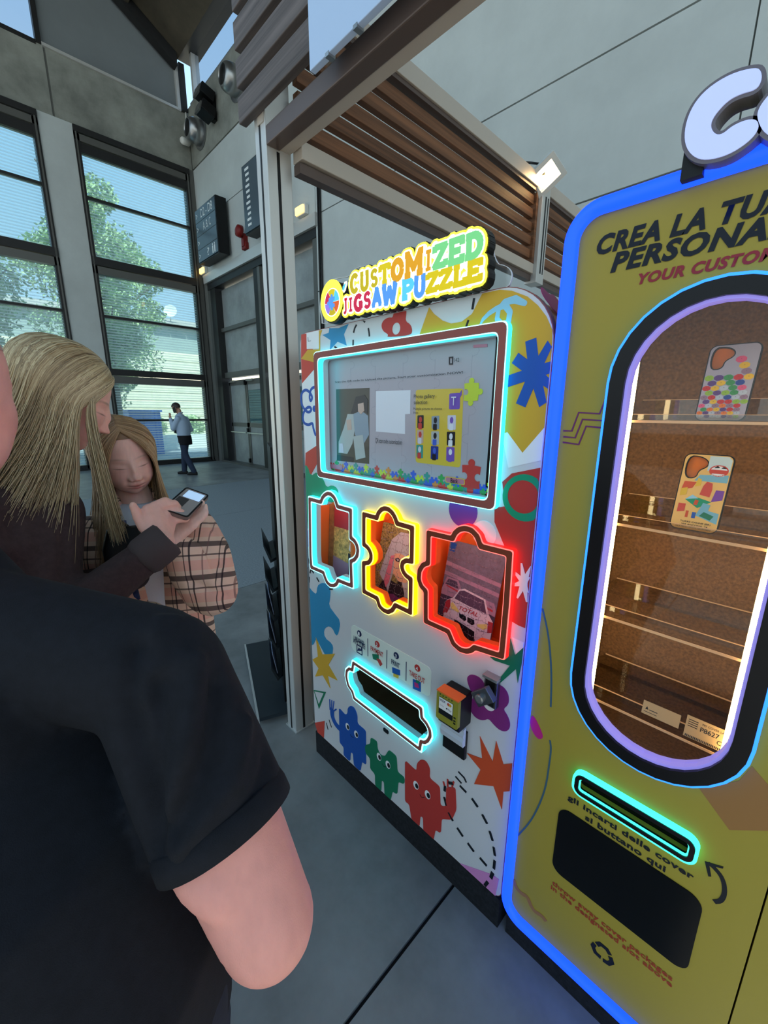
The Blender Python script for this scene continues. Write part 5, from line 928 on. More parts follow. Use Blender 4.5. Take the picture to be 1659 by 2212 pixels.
def person_body(name, head, parts_bm, voxel, mat, parent):
    """one mesh: fused body plus the modelled head"""
    bmesh.ops.recalc_face_normals(parts_bm, faces=parts_bm.faces); me = bpy.data.meshes.new('tmp'); parts_bm.to_mesh(me); parts_bm.free(); o = bpy.data.objects.new('tmp', me); C.objects.link(o)
    m = o.modifiers.new('r', 'REMESH'); m.mode = 'VOXEL'; m.voxel_size = voxel; s_ = o.modifiers.new('s', 'SMOOTH'); s_.iterations = 3; s_.factor = .5
    dg = bpy.context.evaluated_depsgraph_get(); me2 = bpy.data.meshes.new_from_object(o.evaluated_get(dg)); bpy.data.objects.remove(o)
    bm = bmesh.new(); bm.from_mesh(me2); n0 = len(bm.verts); bpy.data.meshes.remove(me2); tint = []
    if head is not None: tint = head.mesh(bm)
    bm.verts.ensure_lookup_table(); bmesh.ops.recalc_face_normals(bm, faces=bm.faces)
    me = bpy.data.meshes.new(name); bm.to_mesh(me); bm.free()
    at = me.attributes.new('tint', 'FLOAT_COLOR', 'POINT')
    buf = [0.0, 0.0, 0.0, 1.0]*n0
    for (a, b) in tint: buf += [a, b, 0, 1]
    at.data.foreach_set('color', buf)
    return link(name, me, mat, parent, True)
def ear(bm, h, side):
    c = h.w(side*.074, -.012, -.006); ell(bm, c, [h.L*.010*h.k, (h.F*.55+h.U*.1)*.028*h.k, h.U*.033*h.k], 3); ell(bm, h.w(side*.081, -.014, .006), [h.L*.006*h.k, h.F*.02*h.k, h.U*.022*h.k], 2)
class Hair:
    def __init__(s, h, seed): s.h = h; s.v = []; s.f = []; s.t = []; s.r = random.Random(seed)
    def strand(s, pts, r, tint, n=3):
        N = len(pts); k0 = len(s.v); prev = None
        for i, p in enumerate(pts):
            t = (pts[min(N-1, i+1)]-pts[max(0, i-1)]); t = t.normalized() if t.length > 1e-7 else Vector((0, 0, -1))
            a = (prev-t*prev.dot(t)) if prev is not None else t.orthogonal(); a.normalize(); prev = a; b = t.cross(a); rr = r*(1-.75*(i/(N-1))**3)*(.55+.45*min(1, i/3))
            for k in range(n): s.v.append(p+(a*math.cos(2*math.pi*k/n)+b*math.sin(2*math.pi*k/n))*rr); s.t.append(max(0, min(1, tint)))
        for i in range(N-1):
            for k in range(n): s.f.append((k0+i*n+k, k0+i*n+(k+1) % n, k0+(i+1)*n+(k+1) % n, k0+(i+1)*n+k))
    def cap(s, off, keep, nu=90, nv=60):
        h = s.h; idx = {}
        for j in range(nv+1):
            for i in range(nu):
                v = math.pi*j/nv; u = 2*math.pi*i/nu; d = Vector((math.sin(v)*math.sin(u), math.sin(v)*math.cos(u), math.cos(v)))
                p = d*(h.base(d)+off); idx[j, i] = len(s.v); s.v.append(h.w(*p)); s.t.append(.18)
        for j in range(nv):
            for i in range(nu):
                q = (idx[j, i], idx[j, (i+1) % nu], idx[j+1, (i+1) % nu], idx[j+1, i]); v = math.pi*(j+.5)/nv; u = 2*math.pi*(i+.5)/nu
                if keep(Vector((math.sin(v)*math.sin(u), math.sin(v)*math.cos(u), math.cos(v)))): s.f.append(q)
    def build(s, mat, parent, name='hair'):
        me = bpy.data.meshes.new(name); me.from_pydata(s.v, [], s.f); at = me.attributes.new('tint', 'FLOAT_COLOR', 'POINT')
        for i, t in enumerate(s.t): at.data[i].color = (t, 0, 0, 1)
        return link(name, me, mat, parent, True)
def slerp(a, b, t):
    w = math.acos(max(-1, min(1, a.dot(b))))
    return a if w < 1e-4 else (a*math.sin((1-t)*w)+b*math.sin(t*w))/math.sin(w)
def dirn(az, el): return Vector((math.cos(el)*math.sin(az), math.cos(el)*math.cos(az), math.sin(el)))   # az 0 = front, + = left

# --- woman in profile, brown sweater
M('sweater', (62, 46, 44), .9, vary=(90, .12), bump=(600, .25, .002)); M('rib_cuff', (74, 62, 60), .9, bump=(500, .3, .002)); M('jeans_dark', (38, 44, 60), .85, bump=(500, .2, .002)); M('shoe_white', (210, 208, 202), .6); M('shoe_dark', (30, 28, 28), .6)
wm = thing('person', (-1.2, .1, 0), 'woman in a dark brown sweater with long blond hair bent over a phone', 'person')
wh = Head((-1.198,0.155,1.610), (.14, .90, -.42), (.02, .42, .90), 1.0)
wn = wh.w(0, -.035, -.10); wc = Vector((-1.195, .005, 1.40))
def legs(bm, hip, fr, rg, sp, hgt, rr=(.088, .06, .045), stride=0):
    hip = Vector(hip); out = []
    for s_ in (1, -1):
        h_ = hip+rg*s_*sp; k_ = h_+Vector((0, 0, -hgt*.48))+fr*(.02+stride*s_*.5); a_ = h_+Vector((0, 0, -hgt+.09))+fr*(stride*s_); limb(bm, [h_, k_, a_], rr); out.append(a_)
    return out
def shoe(name, a, fr, mat, parent, L=.26):
    bm = bmesh.new(); a = Vector(a); g = Vector((a.x, a.y, 0)); rg = Vector((fr.y, -fr.x, 0)); prof = [(-.07, .0, .045), (-.05, .06, .042), (.06, .055, .045), (.14, .035, .042), (.19, .02, .03)]
    loft(bm, [(g+fr*(b-.0)+Vector((0, 0, .01+h_*.5)), rg*w_, Vector((0, 0, 1))*(.012+h_*.55)) for b, h_, w_ in ((-.075, .05, .03), (-.05, .075, .038), (.02, .08, .040), (.08, .06, .044), (.13, .045, .043), (.17, .035, .030))], 16); return obj(name, bm, mat, parent, True)
wf = Vector((.14, .99, 0)); wr_ = Vector((.99, -.14, 0))
wS = Vector((-1.136,0.091,1.366)); wE = Vector((-1.03, .04, 1.13)); wW = Vector((-0.998,0.271,1.288))
bm = bmesh.new(); limb(bm, [wn+Vector((0, -.01, .02)), wc+Vector((0, 0, .03))], [.050, .055]); loft(bm, [(wc+Vector((0, -.01, -.45)), wr_*.14, wf*.09), (wc+Vector((0, 0, -.2)), wr_*.12, wf*.08), (wc+Vector((0, 0, -.06)), wr_*.09, wf*.06)])
limb(bm, [wS, wE, wW], [.03, .03, .027])
# right hand closing over the phone
def hand(bm, W, mcp, pip, dip, tip, th, k=1.0, pal=.013):
    Wv = Vector(W)
    for i in range(4):
        limb(bm, [Wv.lerp(Vector(mcp[i]), .12), Wv.lerp(Vector(mcp[i]), .55), Vector(mcp[i])], [.020*k, .0155*k, .0125*k], 10)
        f_ = (1, 1.03, .97, .85)[i]*k; limb(bm, [Vector(mcp[i]), Vector(pip[i]), Vector(dip[i]), Vector(tip[i])], [.0115*f_, .0098*f_, .0088*f_, .0070*f_], 10)
    for i in range(3): limb(bm, [Wv.lerp(Vector(mcp[i]), .75), Wv.lerp(Vector(mcp[i+1]), .75)], [.012*k, .012*k], 8)
    limb(bm, [Wv.lerp(Vector(th[0]), .2), Vector(th[0]), Vector(th[1]), Vector(th[2])], [.018*k, .0155*k, .0118*k, .0085*k], 10)
hand(bm, (-0.998,0.271,1.288), [(-1.047,0.260,1.359), (-1.048,0.281,1.360), (-1.048,0.298,1.347), (-1.040,0.307,1.326)], [(-1.053,0.302,1.373), (-1.047,0.320,1.364), (-1.037,0.330,1.342), (-1.030,0.329,1.326)], [(-1.062,0.319,1.362), (-1.056,0.331,1.349), (-1.042,0.339,1.333), (-1.033,0.337,1.323)], [(-1.069,0.326,1.347), (-1.062,0.335,1.336), (-1.048,0.343,1.326), (-1.036,0.342,1.323)], [(-1.034,0.247,1.324), (-1.040,0.238,1.346), (-1.043,0.232,1.374)])
person_body('body', wh, bm, .0034, 'skin_woman', wm)
sS_L = wc-wr_*.17+Vector((0, 0, -.03))
bm = bmesh.new(); loft(bm, [(wc+Vector((.0, -.01, -.50)), wr_*.165, wf*.115), (wc+Vector((0, 0, -.25)), wr_*.155, wf*.11), (wc+Vector((0, 0, -.08)), wr_*.175, wf*.105), (wc+Vector((0, -.005, .02)), wr_*.13, wf*.085), (wc+Vector((0, 0, .065)), wr_*.062, wf*.062)])
limb(bm, [wc+Vector((0, 0, .0)), wS+Vector((0, 0, -.0))], [.075, .068]); limb(bm, [wS, wS.lerp(wE, .5), wE], [.068, .062, .054]); limb(bm, [wE, wE.lerp(wW, .55), wE.lerp(wW, .84)], [.054, .046, .040]); limb(bm, [wc, sS_L, sS_L+Vector((.0, .02, -.27)), sS_L+Vector((.16, .22, -.22))], [.075, .066, .055, .038])
fold = [([wS+Vector((.05, .02, -.02)), wS.lerp(wE, .5)+Vector((.06, .02, 0))], -.008, .012), ([wc+Vector((.16, .02, -.02)), wc+Vector((.17, .0, -.3))], -.014, .016), ([wE.lerp(wW, .2)+Vector((0, 0, .05)), wE.lerp(wW, .7)+Vector((.03, 0, .03))], .006, .012)]
fuse('sweater', bm, .009, 5, 'sweater', wm, fold)
cd = (wW-wE).normalized(); c0 = wE.lerp(wW, .80); tb('cuff', [c0, c0+cd*.012, c0+cd*.045, c0+cd*.068, c0+cd*.072], [.041, .0455, .0455, .044, .036], 'rib_cuff', wm, 28)
bm = bmesh.new(); an = legs(bm, wc+Vector((0, 0, -.50)), wf, wr_, .085, .90); loft(bm, [(wc+Vector((0, 0, -.62)), wr_*.165, wf*.115), (wc+Vector((0, 0, -.48)), wr_*.158, wf*.11)]); fuse('jeans', bm, .014, 4, 'jeans_dark', wm)
for a_ in an: shoe('shoe', a_, wf, 'shoe_white', wm)
# hair: parted on top, falling straight; the near side hangs in front of the shoulder
hr = Hair(wh, 5); cl_ = [hr.r.random() for _ in range(41)]
hr.cap(.003, lambda d: d.z > .62 or (d.y < .30 and d.z > -.55) or (d.y < .62 and d.z > .30))
def relax(p, it=3):
    for _ in range(it): p = [p[0]]+[(p[k-1]+p[k]*2+p[k+1])/4 for k in range(1, len(p)-1)]+[p[-1]]
    return p
for i in range(6000):
    rnd = hr.r; q = rnd.random(); sd = -1 if rnd.random() < .74 else 1        # mostly the right side, which is seen
    lock = rnd.random() < .06
    az = R(57+rnd.random()*7) if lock else R(68+q*110); ps = .80 if lock else .72-.95*q    # the part runs from the hairline to the crown
    p0 = Vector((rnd.gauss(0, .012), ps, 1)).normalized(); d1 = dirn(sd*az, R((6 if lock else -8)+rnd.gauss(0, 4)))
    lift = .010+.012*rnd.random(); pts = []
    for k in range(8):
        t = k/7; d_ = slerp(p0, d1, t**.9); pts.append(wh.w(*(d_*(wh.base(d_)+.008+lift*math.sin(math.pi*min(1, t*1.1))*.6+.008*t))))
    e = pts[-1]; ln = (.27+.06*rnd.random()) if lock else .20+.15*rnd.random(); azd = math.degrees(az)
    sw = wf*(.004+.012*rnd.random()) if lock else -wf*(.02+.075*(azd-68)/100+.03*rnd.random())+Vector((.03*rnd.random(), 0, 0)); g = rnd.gauss(0, .008)
    for k in range(1, 9):
        t = k/8; pts.append(e+Vector((0, 0, -ln*t))+sw*(t**1.4)*2.0+wh.L*(sd*.010)*math.sin(math.pi*t*.6)+Vector((g*t, rnd.gauss(0, .0015), 0)))
    hr.strand(relax(pts), .0007+.0007*rnd.random(), .12+.4*cl_[int(q*40)]+.45*rnd.random()**1.3)
hr.build('hair_woman', wm)
# phone in her hand
M('phone_case_brown', (120, 96, 88), .5); M('phone_screen', (120, 118, 116), .06, emit=.10, ecol=(190, 190, 190), coat=.6)
A_, B_, D_ = Vector((-1.053,0.318,1.356)), Vector((-1.107,0.373,1.374)), Vector((-1.016,0.342,1.336)); U_ = (B_-A_).normalized(); V_ = (A_-D_); V_ = (V_-U_*V_.dot(U_)).normalized()
t = thing('mobile_phone', D_, 'mobile phone in a brown case held out between the woman and the girl', 'phone'); pf = frame3(D_, U_, V_)
pw_, ph_ = .118, .062
prism('phone_body', rrect(-.012, pw_, 0, ph_, .008), -.009, 0, 'phone_case_brown', t, pf); prism('phone_rim', [rrect(-.012, pw_, 0, ph_, .008), rrect(-.008, pw_-.004, .004, ph_-.004, .006)], 0, .0015, 'black_plastic', t, pf); prism('phone_screen', rrect(-.008, pw_-.004, .004, ph_-.004, .006), 0, .0008, 'phone_screen', t, pf); prism('screen_image', rrect(.07, .108, .008, .05), .0008, .0012, M('screen_sky', (190, 220, 250), .2, emit=.5), t, pf); prism('screen_image', rrect(.02, .066, .03, .056), .0008, .0012, M('screen_dark', (70, 66, 64), .2), t, pf)

# --- girl facing us, plaid shirt
def plaid():
    m = M('plaid', (228, 190, 162), .9, bump=(700, .2, .002)); n = m.node_tree.nodes; l = m.node_tree.links; t = n.new('ShaderNodeTexCoord'); mp = n.new('ShaderNodeMapping'); l.new(t.outputs['Object'], mp.inputs[0]); mp.inputs['Rotation'].default_value = (R(10), R(14), R(-50)); s_ = n.new('ShaderNodeSeparateXYZ'); l.new(mp.outputs[0], s_.inputs[0]); b = n['Principled BSDF']; prev = None
    nz = n.new('ShaderNodeTexNoise'); nz.inputs['Scale'].default_value = 5; l.new(t.outputs['Object'], nz.inputs[0])
    def stripe(ax, per, lo, hi, ph, col, a):
        nonlocal prev
        q = n.new('ShaderNodeMath'); q.operation = 'MULTIPLY_ADD'; q.inputs[1].default_value = 1/per; q.inputs[2].default_value = ph+50; l.new(s_.outputs[ax], q.inputs[0])
        fr = n.new('ShaderNodeMath'); fr.operation = 'FRACT'; l.new(q.outputs[0], fr.inputs[0]); g1 = n.new('ShaderNodeMath'); g1.operation = 'LESS_THAN'; g1.inputs[1].default_value = hi-lo; l.new(fr.outputs[0], g1.inputs[0])
        k_ = n.new('ShaderNodeMath'); k_.operation = 'MULTIPLY'; k_.inputs[1].default_value = a; l.new(g1.outputs[0], k_.inputs[0])
        mx = n.new('ShaderNodeMix'); mx.data_type = 'RGBA'; l.new(k_.outputs[0], mx.inputs[0]); mx.inputs[7].default_value = lin(col)
        if prev is None: mx.inputs[6].default_value = lin((228, 192, 166))
        else: l.new(prev, mx.inputs[6])
        prev = mx.outputs[2]
    stripe('Z', .085, 0, .30, 0, (226, 160, 140), .7); stripe('Z', .085, 0, .16, .3, (52, 36, 40), .85); stripe('Z', .085, 0, .05, .58, (52, 36, 40), .8); stripe('X', .06, 0, .06, 0, (40, 30, 36), .9); stripe('X', .06, 0, .04, .18, (40, 30, 36), .8); stripe('X', .06, 0, .05, .6, (120, 84, 80), .7)
    l.new(prev, b.inputs['Base Color'])
plaid(); M('tee_white', (214, 214, 216), .85, bump=(500, .15, .002)); M('denim_blue', (52, 66, 110), .85, vary=(40, .3)); M('bag_black', (14, 15, 16), .6)
gl = thing('person', (-1.27, .27, 0), 'girl with long fair hair in a pink plaid shirt looking down at the phone', 'person')
gF = Vector((.96, -.02, -.20)).normalized(); gU = Vector((.20, -.13, .96))
gh = Head((-1.342,0.293,1.454), gF, gU, .93, child=1.0)
gc = Vector((-1.365, .320, 1.235)); gf = Vector((.97, -.1, 0)).normalized(); gr = Vector((gf.y, -gf.x, 0))   # her right
gn = gh.w(0, -.055, -.07)
gSl = Vector((-1.181,0.404,1.257)); gEl = Vector((-1.090,0.391,1.121)); gWl = Vector((-1.072,0.313,1.266)); gSr = gc+gr*.15
bm = bmesh.new(); limb(bm, [gn+Vector((0, 0, .02)), gc+Vector((0, 0, .06))], [.040, .045]); loft(bm, [(gc+Vector((0, 0, -.4)), gr*.12, gf*.08), (gc+Vector((0, 0, -.2)), gr*.115, gf*.075), (gc+Vector((0, 0, .0)), gr*.13, gf*.07)])
limb(bm, [gSl, gEl, gWl], [.04, .036, .024]); gh_t = D_
hand(bm, gWl, [gWl+Vector((-.02, .03, .045)), gWl+Vector((-.0, .04, .05)), gWl+Vector((.015, .045, .045)), gWl+Vector((.025, .045, .035))], [gWl+Vector((-.02, .06, .06)), gWl+Vector((0, .07, .065)), gWl+Vector((.015, .072, .06)), gWl+Vector((.025, .07, .05))], [gWl+Vector((-.02, .07, .07)), gWl+Vector((0, .08, .078)), gWl+Vector((.015, .082, .07)), gWl+Vector((.025, .08, .06))], [gWl+Vector((-.02, .075, .08)), gWl+Vector((0, .083, .088)), gWl+Vector((.015, .085, .08)), gWl+Vector((.025, .083, .068))], [gWl+Vector((-.03, .0, .03)), gWl+Vector((-.04, .01, .05)), gWl+Vector((-.04, .02, .07))], .85)
person_body('body', gh, bm, .0045, 'skin_girl', gl)
bm = bmesh.new(); loft(bm, [(gc+Vector((0, 0, -.42)), gr*.135, gf*.095), (gc+Vector((0, 0, -.2)), gr*.13, gf*.09), (gc+Vector((0, 0, -.04)), gr*.14, gf*.085), (gc+Vector((0, 0, .05)), gr*.09, gf*.07), (gc+Vector((0, 0, .085)), gr*.058, gf*.056)]); fuse('t_shirt', bm, .008, 4, 'tee_white', gl)
bm = bmesh.new()
for s_ in (1, -1):
    o_ = gr*s_
    loft(bm, [(gc+o_*.085+gf*.012+Vector((0, 0, -.46)), o_*.085, gf*.118), (gc+o_*.085+gf*.012+Vector((0, 0, -.2)), o_*.08, gf*.112), (gc+o_*.09+gf*.01+Vector((0, 0, -.04)), o_*.075, gf*.10), (gc+o_*.10+Vector((0, 0, .03)), o_*.05, gf*.07)])
    loft(bm, [(gc-gf*.03+Vector((0, 0, -.46)), o_*.14, gf*.085), (gc-gf*.03+Vector((0, 0, .03)), o_*.12, gf*.05)])
limb(bm, [gc+Vector((0, 0, .02))-gr*.06, gSl+Vector((0, 0, -.005))], [.06, .062]); limb(bm, [gSl, gSl.lerp(gEl, .5)+Vector((.01, .012, 0)), gEl+Vector((.01, .01, -.02))], [.062, .068, .070]); limb(bm, [gEl+Vector((.0, .0, -.01)), gEl.lerp(gWl, .5)+Vector((0, 0, -.02)), gEl.lerp(gWl, .8)], [.068, .055, .042])
limb(bm, [gc+gr*.06, gSr, gSr+Vector((.03, 0, -.24)), gSr+Vector((.2, .1, -.2))], [.06, .06, .055, .04])
fold = [([gSl+Vector((.05, .03, .03)), gSl.lerp(gEl, .6)+Vector((.06, .03, 0))], -.008, .01), ([gSl+Vector((.07, -.02, -.03)), gEl+Vector((.07, -.01, .02))], .008, .012), ([gEl+Vector((.04, -.05, .03)), gEl+Vector((.07, .03, -.02))], -.010, .012)]
fuse('plaid_shirt', bm, .008, 4, 'plaid', gl, fold)
tb('shirt_collar', [gc+gr*.07+gf*.05+Vector((0, 0, .06)), gc+gr*.05-gf*.03+Vector((0, 0, .10)), gc-gr*.05-gf*.03+Vector((0, 0, .10)), gc-gr*.07+gf*.05+Vector((0, 0, .06)), gc-gr*.06+gf*.10+Vector((0, 0, -.02))], [.018, .02, .02, .02, .01], 'plaid', gl, 8)
tag(tb('lanyard', [gc+gr*.055+gf*.075+Vector((0, 0, .05)), gc+gr*.06+gf*.108+Vector((0, 0, -.05)), gc+gr*.05+gf*.112+Vector((0, 0, -.2))], .009, 'denim_blue', gl, 6), 'dark blue lanyard strap')
bm = bmesh.new(); an = legs(bm, gc+Vector((0, 0, -.46)), gf, gr, .075, .775, (.078, .052, .04)); loft(bm, [(gc+Vector((0, 0, -.55)), gr*.14, gf*.10), (gc+Vector((0, 0, -.42)), gr*.135, gf*.095)]); fuse('jeans', bm, .014, 4, 'denim_blue', gl)
for a_ in an: shoe('shoe', a_, gf, 'shoe_white', gl)
hr = Hair(gh, 9); hr.cap(.003, lambda d: d.z > .72 or (d.y < .15 and d.z > -.6) or (d.y < .55 and d.z > .42))
for i in range(4800):
    rnd = hr.r; q = rnd.random()**.8; sd = -1 if rnd.random() < .5 else 1
    az = R(42+q*135); ps = .66-.95*q; p0 = Vector((-.06+rnd.gauss(0, .012), ps, 1)).normalized(); d1 = dirn(sd*az, R(-16+rnd.gauss(0, 4))); pts = []
    lift = .010+.010*rnd.random()
    for k in range(8):
        t = k/7; d_ = slerp(p0, d1, t**.85); bul = (.028*math.sin(math.pi*t)*max(0, 1-q*2.2)) if sd > -2 else 0
        pts.append(gh.w(*(d_*(gh.base(d_)+.008+lift*math.sin(math.pi*min(1, t*1.1))*.7+.008*t+bul*.2))))
    e = pts[-1]; ln = .22+.12*rnd.random(); azd = math.degrees(az)
    sw = -gr*(-sd*-.0)+(gf*(.05 if azd < 110 else -.04))*(.5+rnd.random())+gh.L*sd*(.012+.03*rnd.random()); g = rnd.gauss(0, .007)
    for k in range(1, 9):
        t = k/8; pts.append(e+Vector((0, 0, -ln*t))+sw*(t**1.3)+Vector((rnd.gauss(0, .001), g*t, 0)))
    hr.strand(relax(pts), .0007+.0007*rnd.random(), .12+.35*cl_[int(q*40)]+.45*rnd.random()**1.3)
hr.build('hair_girl', gl)
t = thing('shoulder_bag', (-1.13, .2, 1.05), 'small black bag held against the white shirt of the girl', 'bag'); bm = bmesh.new(); bc_ = Vector((-1.190,0.234,1.260)); loft(bm, [(bc_+Vector((0, 0, -.10)), gr*.045, gf*.02), (bc_+Vector((0, 0, -.02)), gr*.05, gf*.025), (bc_+Vector((0, 0, .03)), gr*.035, gf*.015)], 16, 4); obj('bag_body', bm, 'bag_black', t, True); tb('bag_handle', [bc_+Vector((-.01, -.02, .02)), bc_+Vector((0, 0, .045)), bc_+Vector((.01, .02, .02))], .006, 'bag_black', t, 6)

# --- man in the foreground, seen from behind
M('tee_black', (26, 27, 33), .92, vary=(70, .10), bump=(900, .3, .0015)); M('shorts_navy', (44, 48, 60), .9, bump=(400, .2, .002))
mn = thing('person', (-.56, -.03, 0), 'man in a black T-shirt seen from behind, bare right arm, at the left edge', 'person')
mf = Vector((-.6, .8, 0)); mr = Vector((.8, .6, 0))
mN = Vector((-.715, -.085, 1.40)); mS = Vector((-0.474,0.109,1.292)); mE = Vector((-0.312,0.138,1.067)); mW = mE+Vector((-.12, .07, -.20)); mP = Vector((-.515, -.035, .94)); mSl = mN-mr*.21+Vector((0, 0, -.10))
mh = Head(mN+Vector((-.036, .05, .20)), (-.75, .66, -.08), (0, .05, 1), 1.04)
bm = bmesh.new(); limb(bm, [mh.w(0, -.03, -.07), mN+Vector((0, 0, .0))], [.062, .068]); limb(bm, [mS, mS.lerp(mE, .35), mS.lerp(mE, .62), mE, mE.lerp(mW, .3), mW], [.035, .040, .058, .049, .050, .032], 20)
ell(bm, mE+(mE-mS).normalized()*.004, [mr*.047, mf*.047, Vector((0, 0, .045))]); ell(bm, mS.lerp(mE, .66)-mf*.008, [mr*.056, mf*.058, (mE-mS)*.24])
loft(bm, [(mP+Vector((0, 0, -.05)), mr*.17, mf*.12), (mN+Vector((0, 0, -.25)), mr*.19, mf*.12), (mN+Vector((0, 0, -.08)), mr*.16, mf*.09)]); limb(bm, [mSl, mSl+Vector((-.03, .03, -.3)), mSl+Vector((.05, .2, -.4))], [.06, .048, .032]); ear(bm, mh, -1); ear(bm, mh, 1)
hw = mW; fd = (mW-mE).normalized(); sdv = mr
hand(bm, hw, [hw+fd*.08+sdv*(.03-.02*i) for i in range(4)], [hw+fd*.11+sdv*(.03-.02*i)+mf*.01 for i in range(4)], [hw+fd*.13+sdv*(.03-.02*i)+mf*.02 for i in range(4)], [hw+fd*.145+sdv*(.03-.02*i)+mf*.03 for i in range(4)], [hw+fd*.03+mf*.03, hw+fd*.06+mf*.04, hw+fd*.085+mf*.045])
person_body('body', mh, bm, .005, 'skin_man', mn)
hair_mat('hair_stubble', (186, 146, 134), (196, 152, 140), (206, 160, 148)); hr = Hair(mh, 3); hr.cap(.0012, lambda d: d.z > .62 or (d.y < -.05 and d.z > -.35)); hr.build('hair_stubble', mn)
bm = bmesh.new()
bk = mf*-.05
loft(bm, [(mP+Vector((0, 0, -.10)), mr*.195, mf*.15), (mP+Vector((0, 0, .08))+bk*.5, mr*.205, mf*.175), (mP.lerp(mN, .5)+bk, mr*.222, mf*.190), (mN+Vector((0, 0, -.16))+bk, mr*.225, mf*.172), (mN+Vector((0, 0, -.085))+bk*.8, mr*.200, mf*.135), (mN+Vector((0, 0, -.01)), mr*.10, mf*.085), (mN+Vector((0, 0, .03)), mr*.072, mf*.072)], 32)
limb(bm, [mN+mr*.08+Vector((0, 0, -.07)), mS+Vector((0, 0, .0))], [.073, .071], 20); sd_ = (mE-mS).normalized(); sh_e = mS+sd_*.180
limb(bm, [mS, mS.lerp(mE, .3)], [.071, .070], 22); tube(bm, [mS, mS.lerp(mE, .3), mS+sd_*.12, sh_e], [.070, .071, .071, .071], 26)
limb(bm, [mN-mr*.08+Vector((0, 0, -.07)), mSl+mr*.02], [.075, .072], 20); limb(bm, [mSl+mr*.02, mSl+Vector((-.01, .02, -.17))], [.072, .070])
F_ = lambda *p: [Vector(q) for q in p]
fold = [(F_((-0.474,0.092,1.329), (-0.455,0.072,1.258), (-0.408,0.066,1.143)), -.015, .013), (F_((-0.381,0.118,1.344), (-0.374,0.100,1.270), (-0.386,0.069,1.173)), .012, .013), (F_((-0.419,0.097,1.309), (-0.400,0.079,1.244), (-0.398,0.070,1.167)), -.014, .013), (F_((-0.353,0.127,1.329), (-0.342,0.109,1.265), (-0.368,0.076,1.183)), -.012, .011), (F_((-0.328,0.140,1.295), (-0.323,0.121,1.244), (-0.360,0.080,1.170)), .008, .010), (F_((-0.316,0.153,1.253), (-0.310,0.133,1.219), (-0.346,0.091,1.161)), -.007, .009), (F_((-0.450,0.136,1.386), (-0.451,0.112,1.364), (-0.448,0.090,1.331), (-0.443,0.079,1.284)), .006, .008)]
fuse('t_shirt', bm, .0055, 9, 'tee_black', mn, fold)
tube_ = [sh_e-sd_*.022, sh_e-sd_*.010, sh_e+sd_*.004, sh_e+sd_*.006]; tb('sleeve_hem', tube_, [.0700, .0725, .0725, .066], 'tee_black', mn, 40)
bm = bmesh.new(); an = legs(bm, mP+Vector((0, 0, -.04)), mf, mr, .10, .88, (.105, .07, .05)); loft(bm, [(mP+Vector((0, 0, -.16)), mr*.19, mf*.145), (mP+Vector((0, 0, .0)), mr*.185, mf*.14)]); fuse('trousers', bm, .014, 4, 'shorts_navy', mn)
for a_ in an: shoe('shoe', a_, mf, 'shoe_dark', mn)

# --- man walking by the far window
M('shirt_blue', (168, 186, 206), .85); M('jeans_navy', (46, 56, 76), .85); M('jacket_dark', (22, 20, 24), .8)
fm = thing('person', (-11.1, 3.8, 0), 'man in a pale blue shirt and jeans on the phone by the far window', 'person')
fF = Vector((-.68, -.73, 0)).normalized(); fR = Vector((fF.y, -fF.x, 0)); fo = Vector((-11.1, 3.80, 0)); Zv = Vector((0, 0, 1))
fh = Head(fo+fF*.12+Zv*1.66, (fF-Zv*.42), (fF*.42+Zv), 1.02)
sN = fo+fF*.05+Zv*1.50; hp_ = fo+Zv*.95
aL = [fo-fR*.19+fF*.03+Zv*1.40, fo-fR*.20+fF*.16+Zv*1.16, fo-fR*.12+fF*.24+Zv*1.46]; aR = [fo+fR*.20+Zv*1.40, fo+fR*.24-fF*.09+Zv*1.12, fo+fR*.15+fF*.16+Zv*1.06]
bm = bmesh.new(); limb(bm, [fh.w(0, -.03, -.07), sN], [.055, .06]); loft(bm, [(hp_, fR*.15, fF*.1), (hp_+Zv*.3, fR*.16, fF*.11), (sN-Zv*.06, fR*.15, fF*.08)]); limb(bm, aL, [.045, .038, .03]); limb(bm, aR, [.045, .038, .03]); ear(bm, fh, -1); ear(bm, fh, 1)
for w_, ax_ in ((aL[2], fR), (aR[2], Zv)): hand(bm, w_, [w_+Zv*.05+ax_*(.015-.012*i) for i in range(4)], [w_+Zv*.07+fF*.015+ax_*(.015-.012*i) for i in range(4)], [w_+Zv*.08-fF*.01+ax_*(.015-.012*i) for i in range(4)], [w_+Zv*.07-fF*.02+ax_*(.015-.012*i) for i in range(4)], [w_+Zv*.02-fF*.01, w_+Zv*.045-fF*.02, w_+Zv*.06-fF*.03], .9)
person_body('body', fh, bm, .009, 'skin_walker', fm)
hr = Hair(fh, 4); hr.cap(.014, lambda d: d.z > .55 or (d.y < .1 and d.z > -.2)); hr.build('hair_dark', fm)
bm = bmesh.new(); loft(bm, [(hp_-Zv*.02, fR*.18, fF*.135), (hp_+Zv*.2, fR*.19, fF*.15), (hp_+Zv*.38, fR*.20, fF*.14), (sN-Zv*.04, fR*.15, fF*.10), (sN+Zv*.02, fR*.075, fF*.075)]); limb(bm, [sN-Zv*.1, aL[0]], [.08, .07]); limb(bm, [sN-Zv*.1, aR[0]], [.08, .07]); limb(bm, [aL[0], aL[1], aL[1].lerp(aL[2], .8)], [.07, .056, .042]); limb(bm, [aR[0], aR[1], aR[1].lerp(aR[2], .85)], [.07, .058, .042]); fuse('shirt', bm, .014, 4, 'shirt_blue', fm)
tb('shirt_collar', [sN+fR*.075+Zv*.03, sN-fF*.07+Zv*.05, sN-fR*.075+Zv*.03], .018, 'shirt_blue', fm, 6)
